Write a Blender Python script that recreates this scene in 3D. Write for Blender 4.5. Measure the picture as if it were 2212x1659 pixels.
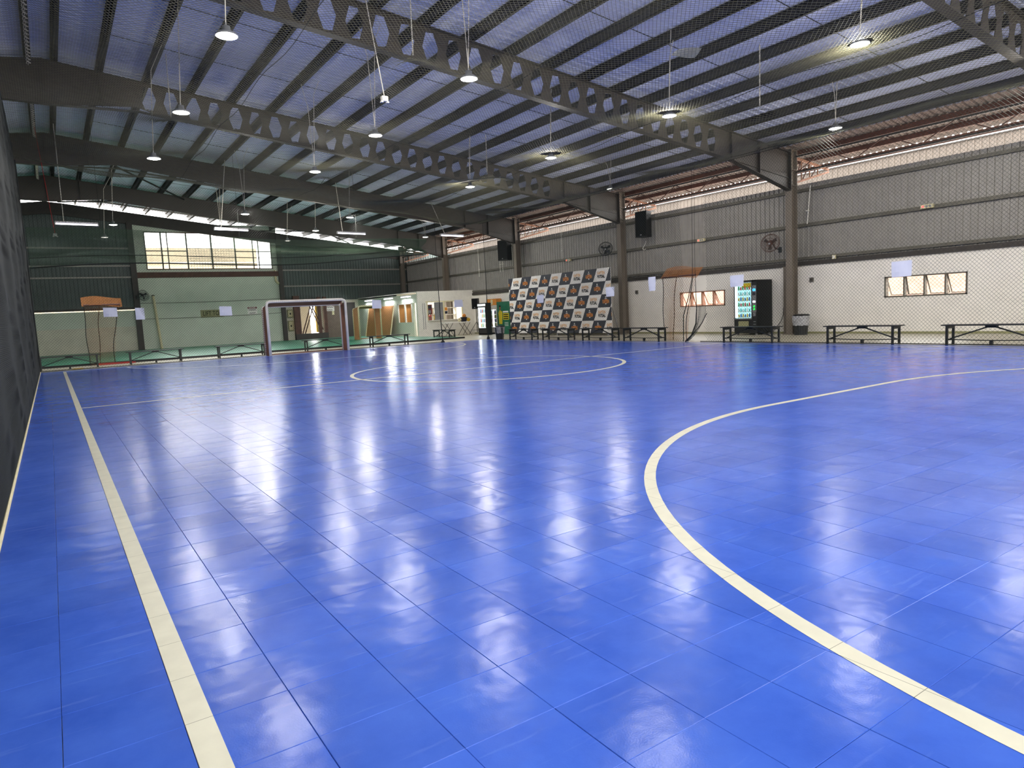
import bpy, bmesh, math, random
from mathutils import Vector, Matrix
random.seed(7)
S = bpy.context.scene
C = S.collection
for o in list(bpy.data.objects):
    bpy.data.objects.remove(o)

# ------------------------------------------------------------------ camera
CAM_H = 1.2
f_px, yaw, pitch, roll = 1477.26, 0.5886, -0.1065, -0.0495
fw = Vector((math.sin(yaw) * math.cos(pitch), math.cos(yaw) * math.cos(pitch), math.sin(pitch)))
rt = Vector((math.cos(yaw), -math.sin(yaw), 0))
up = rt.cross(fw)
r2 = math.cos(roll) * rt + math.sin(roll) * up
u2 = -math.sin(roll) * rt + math.cos(roll) * up
cam_d = bpy.data.cameras.new('camera')
cam = bpy.data.objects.new('camera', cam_d)
C.objects.link(cam)
cam_d.sensor_fit = 'HORIZONTAL'
cam_d.sensor_width = 36
cam_d.lens = f_px / 2212 * 36
cam_d.clip_start = 0.05
cam_d.clip_end = 300
mw = Matrix(((r2.x, u2.x, -fw.x, 0), (r2.y, u2.y, -fw.y, 0), (r2.z, u2.z, -fw.z, CAM_H), (0, 0, 0, 1)))
cam.matrix_world = mw
S.camera = cam

# ------------------------------------------------------------------ world, exposure, lamp strengths
S.view_settings.view_transform = 'Standard'
S.view_settings.look = 'None'
S.view_settings.gamma = 1
S.view_settings.use_curve_mapping = False
S.view_settings.exposure = 0.75
W = bpy.data.worlds.new('overcast_sky')
S.world = W
W.use_nodes = True
bg = W.node_tree.nodes['Background']
bg.inputs[0].default_value = (1.0, 0.98, 0.96, 1)
bg.inputs[1].default_value = 9.0
LAMP_W = 88.0
TUBE_W = 70.0
S.cycles.max_bounces = 8
S.cycles.diffuse_bounces = 5
S.cycles.glossy_bounces = 4
S.cycles.transparent_max_bounces = 16
S.cycles.sample_clamp_indirect = 6
S.cycles.caustics_reflective = False
S.cycles.caustics_refractive = False
S.cycles.use_denoising = True


# ------------------------------------------------------------------ materials
def lin(c):
    c = c / 255
    return c / 12.92 if c <= 0.04045 else ((c + 0.055) / 1.055) ** 2.4


def rgb(r, g, b):
    return (lin(r), lin(g), lin(b), 1)


def pm(name, col, rough=0.6, metal=0.0, var=0.12, scale=6.0, bump=0.0, bscale=40.0, emit=None, es=0.0, spec=0.5, alpha=1.0, trans=0.0):
    m = bpy.data.materials.new(name)
    m.use_nodes = True
    nt = m.node_tree
    b = nt.nodes['Principled BSDF']
    c = rgb(*col)
    b.inputs['Roughness'].default_value = rough
    b.inputs['Metallic'].default_value = metal
    b.inputs['Specular IOR Level'].default_value = spec
    b.inputs['Alpha'].default_value = alpha
    b.inputs['Transmission Weight'].default_value = trans
    geo = nt.nodes.new('ShaderNodeNewGeometry')
    n = nt.nodes.new('ShaderNodeTexNoise')
    n.inputs['Scale'].default_value = scale
    n.inputs['Detail'].default_value = 4
    nt.links.new(geo.outputs['Position'], n.inputs['Vector'])
    r = nt.nodes.new('ShaderNodeValToRGB')
    r.color_ramp.elements[0].position = 0.3
    r.color_ramp.elements[1].position = 0.7
    r.color_ramp.elements[0].color = tuple(x * (1 - var) for x in c[:3]) + (1,)
    r.color_ramp.elements[1].color = tuple(min(1, x * (1 + var)) for x in c[:3]) + (1,)
    nt.links.new(n.outputs['Fac'], r.inputs['Fac'])
    nt.links.new(r.outputs['Color'], b.inputs['Base Color'])
    if bump:
        n2 = nt.nodes.new('ShaderNodeTexNoise')
        n2.inputs['Scale'].default_value = bscale
        nt.links.new(geo.outputs['Position'], n2.inputs['Vector'])
        bp = nt.nodes.new('ShaderNodeBump')
        bp.inputs['Strength'].default_value = bump
        bp.inputs['Distance'].default_value = 0.01
        nt.links.new(n2.outputs['Fac'], bp.inputs['Height'])
        nt.links.new(bp.outputs['Normal'], b.inputs['Normal'])
    if emit:
        b.inputs['Emission Color'].default_value = rgb(*emit)
        b.inputs['Emission Strength'].default_value = es
    return m


def court_material():
    m = bpy.data.materials.new('blue_sport_tile')
    m.use_nodes = True
    nt = m.node_tree
    L = nt.links.new
    b = nt.nodes['Principled BSDF']
    geo = nt.nodes.new('ShaderNodeNewGeometry')

    def noise(scale, detail=3, sc3=None, rough=0.5):
        n = nt.nodes.new('ShaderNodeTexNoise')
        n.inputs['Scale'].default_value = scale
        n.inputs['Detail'].default_value = detail
        n.inputs['Roughness'].default_value = rough
        if sc3:
            mp = nt.nodes.new('ShaderNodeMapping')
            mp.inputs['Scale'].default_value = sc3
            mp.inputs['Rotation'].default_value = (0, 0, 0.5)
            L(geo.outputs['Position'], mp.inputs['Vector'])
            L(mp.outputs['Vector'], n.inputs['Vector'])
        else:
            L(geo.outputs['Position'], n.inputs['Vector'])
        return n
    n1 = noise(1.7, 6, None, 0.65)
    r1 = nt.nodes.new('ShaderNodeValToRGB')
    r1.color_ramp.elements[0].position = 0.32
    r1.color_ramp.elements[1].position = 0.68
    r1.color_ramp.elements[0].color = rgb(46, 80, 172)
    r1.color_ramp.elements[1].color = rgb(62, 98, 190)
    L(n1.outputs['Fac'], r1.inputs['Fac'])
    n2 = noise(2.2, 5, (1.0, 9.0, 1.0), 0.6)        # pale rubbed streaks
    r2_ = nt.nodes.new('ShaderNodeValToRGB')
    r2_.color_ramp.elements[0].position = 0.60
    r2_.color_ramp.elements[1].position = 0.80
    r2_.color_ramp.elements[0].color = (0, 0, 0, 1)
    r2_.color_ramp.elements[1].color = (0.45, 0.45, 0.45, 1)
    L(n2.outputs['Fac'], r2_.inputs['Fac'])
    mx = nt.nodes.new('ShaderNodeMix')
    mx.data_type = 'RGBA'
    L(r2_.outputs['Color'], mx.inputs[0])
    L(r1.outputs['Color'], mx.inputs[6])
    mx.inputs[7].default_value = rgb(108, 134, 204)
    oi = nt.nodes.new('ShaderNodeObjectInfo')
    hs = nt.nodes.new('ShaderNodeHueSaturation')
    mr = nt.nodes.new('ShaderNodeMapRange')
    mr.inputs['To Min'].default_value = 0.94
    mr.inputs['To Max'].default_value = 1.08
    L(oi.outputs['Random'], mr.inputs['Value'])
    L(mr.outputs['Result'], hs.inputs['Value'])
    L(mx.outputs[2], hs.inputs['Color'])
    L(hs.outputs['Color'], b.inputs['Base Color'])
    n3 = noise(3.0, 4)
    mr2 = nt.nodes.new('ShaderNodeMapRange')
    mr2.inputs['To Min'].default_value = 0.15
    mr2.inputs['To Max'].default_value = 0.26
    L(n3.outputs['Fac'], mr2.inputs['Value'])
    mr2.clamp = True
    L(mr2.outputs['Result'], b.inputs['Roughness'])
    b.inputs['Specular IOR Level'].default_value = 0.11
    # fine grain of the tile and the slow swell of the laid floor
    nf = noise(170, 2)
    bp1 = nt.nodes.new('ShaderNodeBump')
    bp1.inputs['Strength'].default_value = 0.16
    bp1.inputs['Distance'].default_value = 0.0012
    L(nf.outputs['Fac'], bp1.inputs['Height'])
    nw = noise(5.5, 2)
    bp2 = nt.nodes.new('ShaderNodeBump')
    bp2.inputs['Strength'].default_value = 0.30
    bp2.inputs['Distance'].default_value = 0.012
    L(nw.outputs['Fac'], bp2.inputs['Height'])
    L(bp1.outputs['Normal'], bp2.inputs['Normal'])
    L(bp2.outputs['Normal'], b.inputs['Normal'])
    return m


def line_material():
    m = pm('court_line_paint', (196, 194, 174), 0.42, var=0.06, scale=9)
    nt = m.node_tree
    L = nt.links.new
    b = nt.nodes['Principled BSDF']
    src = b.inputs['Base Color'].links[0].from_socket
    geo = nt.nodes.new('ShaderNodeNewGeometry')
    sep = nt.nodes.new('ShaderNodeSeparateXYZ')
    L(geo.outputs['Position'], sep.inputs[0])

    def seam(sock, off, pitch):
        a = nt.nodes.new('ShaderNodeMath')
        a.operation = 'SUBTRACT'
        L(sock, a.inputs[0])
        a.inputs[1].default_value = off
        p = nt.nodes.new('ShaderNodeMath')
        p.operation = 'PINGPONG'
        L(a.outputs[0], p.inputs[0])
        p.inputs[1].default_value = pitch / 2
        q = nt.nodes.new('ShaderNodeMath')
        q.operation = 'LESS_THAN'
        L(p.outputs[0], q.inputs[0])
        q.inputs[1].default_value = 0.0011
        return q
    sx = seam(sep.outputs[0], TX0, TPX)
    sy = seam(sep.outputs[1], TY0, TPY)
    mxm = nt.nodes.new('ShaderNodeMath')
    mxm.operation = 'MAXIMUM'
    L(sx.outputs[0], mxm.inputs[0])
    L(sy.outputs[0], mxm.inputs[1])
    mx = nt.nodes.new('ShaderNodeMix')
    mx.data_type = 'RGBA'
    L(mxm.outputs[0], mx.inputs[0])
    L(src, mx.inputs[6])
    mx.inputs[7].default_value = rgb(95, 92, 80)
    L(mx.outputs[2], b.inputs['Base Color'])
    return m


TX0, TPX, TY0, TPY = -0.09, 0.31, 2.205, 0.3124
M = {}
M['court'] = court_material()
M['line'] = line_material()
M['concrete'] = pm('pale_concrete', (176, 170, 150), 0.45, var=0.12, scale=3, bump=0.1)
M['green'] = pm('green_sport_floor', (46, 132, 100), 0.4, var=0.1, scale=2)
M['plaster'] = pm('white_plaster', (238, 233, 225), 0.7, var=0.05, scale=2, bump=0.1, bscale=25)
M['mint'] = pm('mint_plaster', (206, 214, 198), 0.75, var=0.07, scale=1.2, bump=0.1, bscale=20)
M['cream_low'] = pm('stained_cream_plaster', (214, 210, 192), 0.75, var=0.1, scale=1.5)
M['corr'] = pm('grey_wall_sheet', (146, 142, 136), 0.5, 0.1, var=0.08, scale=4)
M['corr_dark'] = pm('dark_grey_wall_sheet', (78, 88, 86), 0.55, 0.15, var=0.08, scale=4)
M['girt'] = pm('grey_steel_rail', (98, 94, 84), 0.55, 0.2)
M['dark_steel'] = pm('dark_brown_steel', (58, 52, 48), 0.6, 0.1)
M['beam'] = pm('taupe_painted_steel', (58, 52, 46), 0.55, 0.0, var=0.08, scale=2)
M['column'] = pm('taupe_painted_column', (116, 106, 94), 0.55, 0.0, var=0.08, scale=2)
M['purlin'] = pm('dark_galvanised_purlin', (24, 24, 26), 0.6, 0.1)
M['roof'] = pm('silver_roof_insulation', (216, 221, 240), 0.55, 0.0, var=0.05, scale=3)
M['rust'] = pm('rust_red_steel', (84, 52, 42), 0.7, var=0.2)
M['rust_bright'] = pm('orange_primer_steel', (128, 88, 66), 0.7, var=0.15)
M['canopy'] = pm('brown_canopy_sheet', (112, 102, 96), 0.6, var=0.1)
M['black'] = pm('black_painted_steel', (22, 25, 27), 0.45, var=0.2)
M['blackplastic'] = pm('black_plastic', (10, 10, 12), 0.6, var=0.2)
M['net'] = pm('dark_green_net_cord', (30, 42, 38), 0.8, var=0.15)
M['netgreen'] = pm('green_net_cord', (60, 84, 64), 0.8, var=0.15)
M['netleft'] = pm('blackish_green_net_cord', (4, 16, 16), 0.85, var=0.15)
M['netroof'] = pm('olive_net_cord', (104, 102, 80), 0.8, var=0.15)
M['netorange'] = pm('orange_net_cord', (160, 100, 42), 0.8, var=0.15)
M['rope'] = pm('white_twisted_rope', (206, 200, 186), 0.8, var=0.15, scale=60)
M['darkrope'] = pm('black_rope', (20, 24, 22), 0.8)
M['paper'] = pm('white_paper', (216, 220, 236), 0.7, var=0.03)
M['white'] = pm('white_paint', (226, 222, 212), 0.5, var=0.05)
M['redbrown'] = pm('red_brown_tarpaulin', (120, 70, 50), 0.6, var=0.15)
M['cream'] = pm('cream_paint', (214, 204, 164), 0.6, var=0.08)
M['ply'] = pm('orange_plywood', (186, 128, 74), 0.6, var=0.15, scale=9)
M['yellow'] = pm('yellow_paint', (200, 160, 40), 0.6)
M['red'] = pm('red_paint', (176, 34, 30), 0.5)
M['navy'] = pm('navy_print', (36, 38, 52), 0.5, var=0.08)
M['banner'] = pm('white_banner_sheet', (240, 236, 230), 0.55, var=0.03)
M['orange'] = pm('orange_print', (222, 142, 50), 0.55, var=0.1)
M['palorange'] = pm('pale_orange_print', (226, 170, 104), 0.55)
M['darkred'] = pm('dark_red_print', (110, 38, 34), 0.55)
M['ink'] = pm('black_ink', (10, 10, 12), 0.8, spec=0.2)
M['lamp'] = pm('lit_lamp_diffuser', (255, 250, 240), 0.5, emit=(255, 248, 232), es=22)
M['lampoff'] = pm('dim_lamp_diffuser', (235, 230, 225), 0.5, emit=(255, 245, 235), es=1.2)
M['tube'] = pm('lit_fluorescent_tube', (255, 255, 255), 0.5, emit=(236, 232, 255), es=5)
M['alu'] = pm('grey_aluminium', (150, 150, 152), 0.4, 0.5)
def thin_glass(name, tint, gloss):
    m = bpy.data.materials.new(name)
    m.use_nodes = True
    nt = m.node_tree
    nt.nodes.remove(nt.nodes['Principled BSDF'])
    a = nt.nodes.new('ShaderNodeBsdfTransparent')
    a.inputs[0].default_value = tint
    b = nt.nodes.new('ShaderNodeBsdfGlossy')
    b.inputs['Roughness'].default_value = 0.05
    x = nt.nodes.new('ShaderNodeMixShader')
    x.inputs[0].default_value = gloss
    nt.links.new(a.outputs[0], x.inputs[1])
    nt.links.new(b.outputs[0], x.inputs[2])
    nt.links.new(x.outputs[0], nt.nodes['Material Output'].inputs[0])
    return m


M['glass'] = thin_glass('window_glass', (0.94, 0.95, 0.95, 1), 0.06)
M['frost'] = pm('frosted_window_sheet', (232, 224, 200), 0.5, var=0.06, trans=0.75, scale=1.5)
M['bin'] = pm('black_bin_plastic', (24, 25, 27), 0.45, var=0.2)
M['bag'] = pm('clear_bin_liner', (165, 165, 168), 0.25, var=0.25, scale=14, bump=0.6, bscale=16)
M['greyplastic'] = pm('grey_plastic', (120, 122, 124), 0.5)
M['greenprint'] = pm('green_print', (20, 104, 74), 0.5, var=0.2, scale=4)
M['skin'] = pm('printed_skin_tone', (140, 88, 62), 0.6)
M['yellowprint'] = pm('yellow_print', (212, 190, 30), 0.55)
M['vendlit'] = pm('lit_vending_cabinet', (200, 235, 235), 0.5, emit=(150, 215, 222), es=0.6, var=0.1)
M['fridgelit'] = pm('lit_fridge_interior', (225, 235, 235), 0.5, emit=(222, 236, 236), es=0.75, var=0.05)
M['fridgetube'] = pm('fridge_light_strip', (255, 255, 255), 0.5, emit=(240, 245, 255), es=7)
M['screen'] = pm('lit_blue_screen', (60, 150, 230), 0.4, emit=(60, 160, 240), es=1.4)
M['greenlit'] = pm('lit_green_button', (30, 180, 60), 0.4, emit=(30, 210, 70), es=1.2)
M['redlit'] = pm('lit_red_diode', (255, 60, 70), 0.4, emit=(255, 50, 60), es=2.5)
M['extwall'] = pm('outside_peach_wall', (190, 158, 144), 0.8, var=0.15, scale=3)
M['extcream'] = pm('outside_cream_wall', (158, 146, 122), 0.8, var=0.08, scale=0.6)
M['fascia'] = pm('beige_fascia_sheet', (78, 70, 62), 0.7, var=0.1)
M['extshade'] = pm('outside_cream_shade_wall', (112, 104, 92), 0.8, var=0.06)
M['extground'] = pm('outside_ground', (176, 170, 162), 0.9, var=0.1)
M['doorgrey'] = pm('brown_grey_door', (104, 88, 76), 0.6)
M['orangeshirt'] = pm('orange_curtain', (204, 142, 78), 0.8, var=0.12, scale=12)
M['khaki'] = pm('khaki_board', (150, 148, 108), 0.7, var=0.1)
PCOL = [pm('pack_%s' % n, c, 0.5) for n, c in (('amber', (220, 180, 60)), ('red', (200, 60, 50)), ('white', (230, 232, 232)), ('blue', (60, 110, 180)), ('green', (70, 150, 90)), ('teal', (120, 200, 200)))]


# ------------------------------------------------------------------ mesh helpers
class MB:
    def __init__(self):
        self.v = []
        self.f = []
        self.mi = []

    def face(self, pts, mi=0):
        n = len(self.v)
        self.v += [tuple(p) for p in pts]
        self.f.append(tuple(range(n, n + len(pts))))
        self.mi.append(mi)

    def box(self, x0, y0, z0, x1, y1, z1, mi=0):
        if x0 > x1: x0, x1 = x1, x0
        if y0 > y1: y0, y1 = y1, y0
        if z0 > z1: z0, z1 = z1, z0
        n = len(self.v)
        self.v += [(x0, y0, z0), (x1, y0, z0), (x1, y1, z0), (x0, y1, z0), (x0, y0, z1), (x1, y0, z1), (x1, y1, z1), (x0, y1, z1)]
        for q in ((0, 3, 2, 1), (4, 5, 6, 7), (0, 1, 5, 4), (1, 2, 6, 5), (2, 3, 7, 6), (3, 0, 4, 7)):
            self.f.append(tuple(n + i for i in q))
            self.mi.append(mi)
        return self

    def bar(self, p, q, w, h, mi=0, ref=(0, 0, 1)):
        p, q = Vector(p), Vector(q)
        d = (q - p).normalized()
        s = d.cross(Vector(ref))
        if s.length < 1e-4:
            s = d.cross(Vector((1, 0, 0)))
        s.normalize()
        t = s.cross(d).normalized()
        s *= w / 2
        t *= h / 2
        n = len(self.v)
        for c in (p, q):
            self.v += [tuple(c - s - t), tuple(c + s - t), tuple(c + s + t), tuple(c - s + t)]
        for qd in ((0, 3, 2, 1), (4, 5, 6, 7), (0, 1, 5, 4), (1, 2, 6, 5), (2, 3, 7, 6), (3, 0, 4, 7)):
            self.f.append(tuple(n + i for i in qd))
            self.mi.append(mi)
        return self

    def tube(self, pts, r, n=8, mi=0, cap=True):
        pts = [Vector(p) for p in pts]
        base = len(self.v)
        prev = None
        for i, p in enumerate(pts):
            a = pts[max(0, i - 1)]
            b = pts[min(len(pts) - 1, i + 1)]
            d = (b - a).normalized()
            if prev is None:
                s = d.cross(Vector((0.3, 0.2, 1)))
                if s.length < 1e-3:
                    s = d.cross(Vector((1, 0, 0)))
            else:
                s = prev - d * prev.dot(d)
            s.normalize()
            prev = s
            t = d.cross(s)
            rr = r[i] if isinstance(r, (list, tuple)) else r
            for k in range(n):
                an = 2 * math.pi * k / n
                self.v.append(tuple(p + s * math.cos(an) * rr + t * math.sin(an) * rr))
        for i in range(len(pts) - 1):
            for k in range(n):
                a = base + i * n + k
                b = base + i * n + (k + 1) % n
                self.f.append((a, b, b + n, a + n))
                self.mi.append(mi)
        if cap:
            self.f.append(tuple(base + k for k in range(n))[::-1])
            self.mi.append(mi)
            e = base + (len(pts) - 1) * n
            self.f.append(tuple(e + k for k in range(n)))
            self.mi.append(mi)
        return self

    def lathe(self, prof, c=(0, 0, 0), n=20, mi=0):
        base = len(self.v)
        for r, z in prof:
            for k in range(n):
                an = 2 * math.pi * k / n
                self.v.append((c[0] + r * math.cos(an), c[1] + r * math.sin(an), c[2] + z))
        for i in range(len(prof) - 1):
            for k in range(n):
                a = base + i * n + k
                b = base + i * n + (k + 1) % n
                self.f.append((a, b, b + n, a + n))
                self.mi.append(mi)
        return self

    def prism(self, poly, ax, d0, d1, mi=0):
        """poly: 2-D points in the plane across axis ax ('x','y','z'); extruded from d0 to d1."""
        def P(a, b, d):
            return {'x': (d, a, b), 'y': (a, d, b), 'z': (a, b, d)}[ax]
        n = len(self.v)
        k = len(poly)
        self.v += [P(a, b, d0) for a, b in poly] + [P(a, b, d1) for a, b in poly]
        self.f.append(tuple(range(n + k - 1, n - 1, -1)))
        self.f.append(tuple(range(n + k, n + 2 * k)))
        self.mi += [mi, mi]
        for i in range(k):
            j = (i + 1) % k
            self.f.append((n + i, n + j, n + k + j, n + k + i))
            self.mi.append(mi)
        return self

    def ball(self, c, r, n=14, mi=0, sz=1.0):
        self.lathe([(max(1e-4, r * math.sin(math.pi * i / (n // 2))), -r * sz * math.cos(math.pi * i / (n // 2))) for i in range(n // 2 + 1)], c, n, mi)
        return self

    def build(self, name, mats, parent=None, smooth=False, loc=None):
        me = bpy.data.meshes.new(name)
        me.from_pydata(self.v, [], self.f)
        if not isinstance(mats, (list, tuple)):
            mats = [mats]
        for m in mats:
            me.materials.append(m)
        me.polygons.foreach_set('material_index', self.mi)
        if smooth:
            me.polygons.foreach_set('use_smooth', [True] * len(self.f))
        bm = bmesh.new()
        bm.from_mesh(me)
        bmesh.ops.recalc_face_normals(bm, faces=bm.faces)
        bm.to_mesh(me)
        bm.free()
        me.update()
        o = bpy.data.objects.new(name, me)
        C.objects.link(o)
        if parent:
            o.parent = parent
        if loc:
            o.location = loc
        return o


def tag(o, label=None, cat=None, group=None, kind=None):
    if label: o['label'] = label
    if cat: o['category'] = cat
    if group: o['group'] = group
    if kind: o['kind'] = kind
    return o


def thing(name, label, cat, loc=(0, 0, 0), rz=0, group=None):
    o = bpy.data.objects.new(name, None)
    o.empty_display_size = 0.2
    C.objects.link(o)
    o.location = loc
    o.rotation_euler = (0, 0, rz)
    return tag(o, label, cat, group)


def struct(name, label, loc=(0, 0, 0)):
    o = bpy.data.objects.new(name, None)
    C.objects.link(o)
    o.location = loc
    return tag(o, label, None, None, 'structure')


def dup(root, loc, rz=None, label=None, group=None):
    r = root.copy()
    C.objects.link(r)
    r.location = loc
    if rz is not None:
        r.rotation_euler = (0, 0, rz)
    if label: r['label'] = label
    if group: r['group'] = group
    for ch in list(root.children):
        c = ch.copy()
        C.objects.link(c)
        c.parent = r
        for g in list(ch.children):
            d = g.copy()
            C.objects.link(d)
            d.parent = c
    return r


_tc = {}


def text_polys(s, bold=0.0):
    k = (s, bold)
    if k not in _tc:
        cu = bpy.data.curves.new('lettering', 'FONT')
        cu.body = s
        cu.size = 1
        cu.offset = bold
        cu.align_x = 'CENTER'
        cu.align_y = 'CENTER'
        cu.resolution_u = 2
        o = bpy.data.objects.new('lettering', cu)
        C.objects.link(o)
        me = bpy.data.meshes.new_from_object(o.evaluated_get(bpy.context.evaluated_depsgraph_get()))
        _tc[k] = ([tuple(v.co) for v in me.vertices], [tuple(p.vertices) for p in me.polygons])
        bpy.data.objects.remove(o)
        bpy.data.curves.remove(cu)
    return _tc[k]


def put_text(mb, s, o, ux, uz, w, h, mi=0, bold=0.02):
    """lettering s fitted to w x h, centred at o, along unit vectors ux (reading direction) and uz (up)."""
    v, f = text_polys(s, bold)
    xs = [p[0] for p in v]
    ys = [p[1] for p in v]
    cx, cy = (min(xs) + max(xs)) / 2, (min(ys) + max(ys)) / 2
    sx, sy = w / (max(xs) - min(xs)), h / (max(ys) - min(ys))
    o, ux, uz = Vector(o), Vector(ux), Vector(uz)
    n = len(mb.v)
    mb.v += [tuple(o + ux * (p[0] - cx) * sx + uz * (p[1] - cy) * sy) for p in v]
    for q in f:
        mb.f.append(tuple(n + i for i in q))
        mb.mi.append(mi)


def wall_boxes(mb, ax, d0, d1, a0, a1, z0, z1, holes, mi=0):
    """solid wall across axis ax between d0 and d1 with rectangular holes (a0,a1,z0,z1)."""
    A = sorted({a0, a1} | {h[0] for h in holes} | {h[1] for h in holes})
    Z = sorted({z0, z1} | {h[2] for h in holes} | {h[3] for h in holes})
    for i in range(len(A) - 1):
        run = None
        for j in range(len(Z) - 1):
            ca, cz = (A[i] + A[i + 1]) / 2, (Z[j] + Z[j + 1]) / 2
            if any(h[0] < ca < h[1] and h[2] < cz < h[3] for h in holes):
                continue
            if ax == 'x':
                mb.box(d0, A[i], Z[j], d1, A[i + 1], Z[j + 1], mi)
            else:
                mb.box(A[i], d0, Z[j], A[i + 1], d1, Z[j + 1], mi)


def corrugated(mb, ax, d, a0, a1, zlo, zhi, pitch=0.18, depth=0.03, sign=-1, mi=0):
    """trapezoidal rib sheet in the plane ax = d; zlo, zhi may be functions of the running coordinate."""
    zl = zlo if callable(zlo) else (lambda a: zlo)
    zh = zhi if callable(zhi) else (lambda a: zhi)
    n = int((a1 - a0) / pitch)
    pts = []
    for i in range(n + 1):
        a = a0 + i * pitch
        for da, dd in ((0, 0), (0.115, 0), (0.130, depth), (0.165, depth)):
            if a + da * pitch / 0.18 <= a1:
                pts.append((a + da * pitch / 0.18, dd))
    b = len(mb.v)
    for a, dd in pts:
        dv = d + sign * dd
        for z in (zl(a), zh(a)):
            mb.v.append((dv, a, z) if ax == 'x' else (a, dv, z))
    for i in range(len(pts) - 1):
        k = b + 2 * i
        mb.f.append((k, k + 2, k + 3, k + 1))
        mb.mi.append(mi)


def net_mesh(name, fn, U, V, pitch, r, mat, parent=None, step=0.35, keep=None):
    """diamond net: two families of cords over the sheet fn(u, v), each cord a thin three-sided tube."""
    verts, faces = [], []
    u0, u1 = U
    v0, v1 = V
    for sgn in (1, -1):
        lo = u0 - (v1 if sgn == 1 else -v0)
        hi = u1 - (v0 if sgn == 1 else -v1)
        k = math.ceil(lo / pitch)
        while k * pitch <= hi:
            c = k * pitch
            # u = c + sgn * v
            va, vb = ((u0 - c), (u1 - c)) if sgn == 1 else ((c - u1), (c - u0))
            va, vb = max(v0, va), min(v1, vb)
            k += 1
            if vb - va < 0.02:
                continue
            n = max(1, int(math.ceil((vb - va) / step)))
            pts = []
            for i in range(n + 1):
                v = va + (vb - va) * i / n
                u = c + sgn * v
                if keep and not keep(u, v):
                    pts.append(None)
                else:
                    pts.append(Vector(fn(u, v)))
            prev = -1
            for i, p in enumerate(pts):
                if p is None:
                    prev = -1
                    continue
                a = pts[i - 1] if i and pts[i - 1] is not None else p
                b = pts[i + 1] if i < n and pts[i + 1] is not None else p
                d = b - a
                if d.length < 1e-6:
                    prev = -1
                    continue
                d.normalize()
                s = d.cross(Vector((0.31, 0.17, 0.94)))
                s.normalize()
                t = d.cross(s)
                base = len(verts)
                for an in (0.3, 2.394, 4.489):
                    q = p + s * (math.cos(an) * r) + t * (math.sin(an) * r)
                    verts.append((q.x, q.y, q.z))
                if prev >= 0:
                    for e in range(3):
                        g = (e + 1) % 3
                        faces.append((prev + e, prev + g, base + g, base + e))
                prev = base
    me = bpy.data.meshes.new(name)
    me.from_pydata(verts, [], faces)
    me.materials.append(mat)
    o = bpy.data.objects.new(name, me)
    C.objects.link(o)
    if parent:
        o.parent = parent
    return o


def curve_pts(a, b, sag=0.0, n=8):
    a, b = Vector(a), Vector(b)
    return [a.lerp(b, i / n) + Vector((0, 0, -sag * 4 * (i / n) * (1 - i / n))) for i in range(n + 1)]


# ================================================================== SETTING
XW = 20.5          # inner face of the right wall
XC = 20.1          # column line
YF = 43.0          # far gable wall
YB = -5.5          # wall behind the camera
XL = -8.0          # wall of the neighbouring bay on the left
FR = [-2.0, 5.75, 13.48, 21.37, 29.05, 36.7, 42.75]
XR = 0.5           # ridge


def ztop(x):
    return 8.08 - 0.1195 * abs(x - XR)


# ---- floors
fl = struct('floor', 'pale bare concrete floor around the blue court')
MB().box(XL, YB, -0.2, XW, YF, -0.012).build('slab', M['concrete'], fl)
g = struct('floor', 'green sport floor beyond the far net')
MB().box(XL, 28.95, -0.011, 16.6, YF, 0.06).build('green_surface', M['green'], g)
MB().box(XL, 28.86, -0.011, 16.65, 28.95, 0.065).build('edge_strip', M['black'], g)
mb = MB()
mb.bar((3.1, 29.6, 0.0615), (2.3, 31.0, 0.0615), 0.07, 0.003)
mb.bar((0, 31.6, 0.0615), (16, 31.6, 0.0615), 0.06, 0.003)
mb.build('floor_line', M['line'], g)

court = struct('floor', 'glossy blue interlocking tile court floor with white futsal lines')
i0, i1 = -1, 52
j0, j1 = -10, 76
e, bv = 0.0005, 0.0014


def tile_geo(dx=0.0, dy=0.0):
    hx, hy = TPX / 2 - e, TPY / 2 - e
    bot = [(-hx, -hy), (hx, -hy), (hx, hy), (-hx, hy)]
    topv = [(-hx + bv, -hy + bv), (hx - bv, -hy + bv), (hx - bv, hy - bv), (-hx + bv, hy - bv)]
    v = [(x, y, -0.011) for x, y in bot] + [(x, y, -0.0016) for x, y in bot] + [(x, y, 0.0) for x, y in topv]
    f = [(8, 9, 10, 11)]
    for a in range(4):
        b_ = (a + 1) % 4
        f += [(4 + a, 4 + b_, 8 + b_, 8 + a), (a, b_, 4 + b_, 4 + a)]
    return v, f


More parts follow.
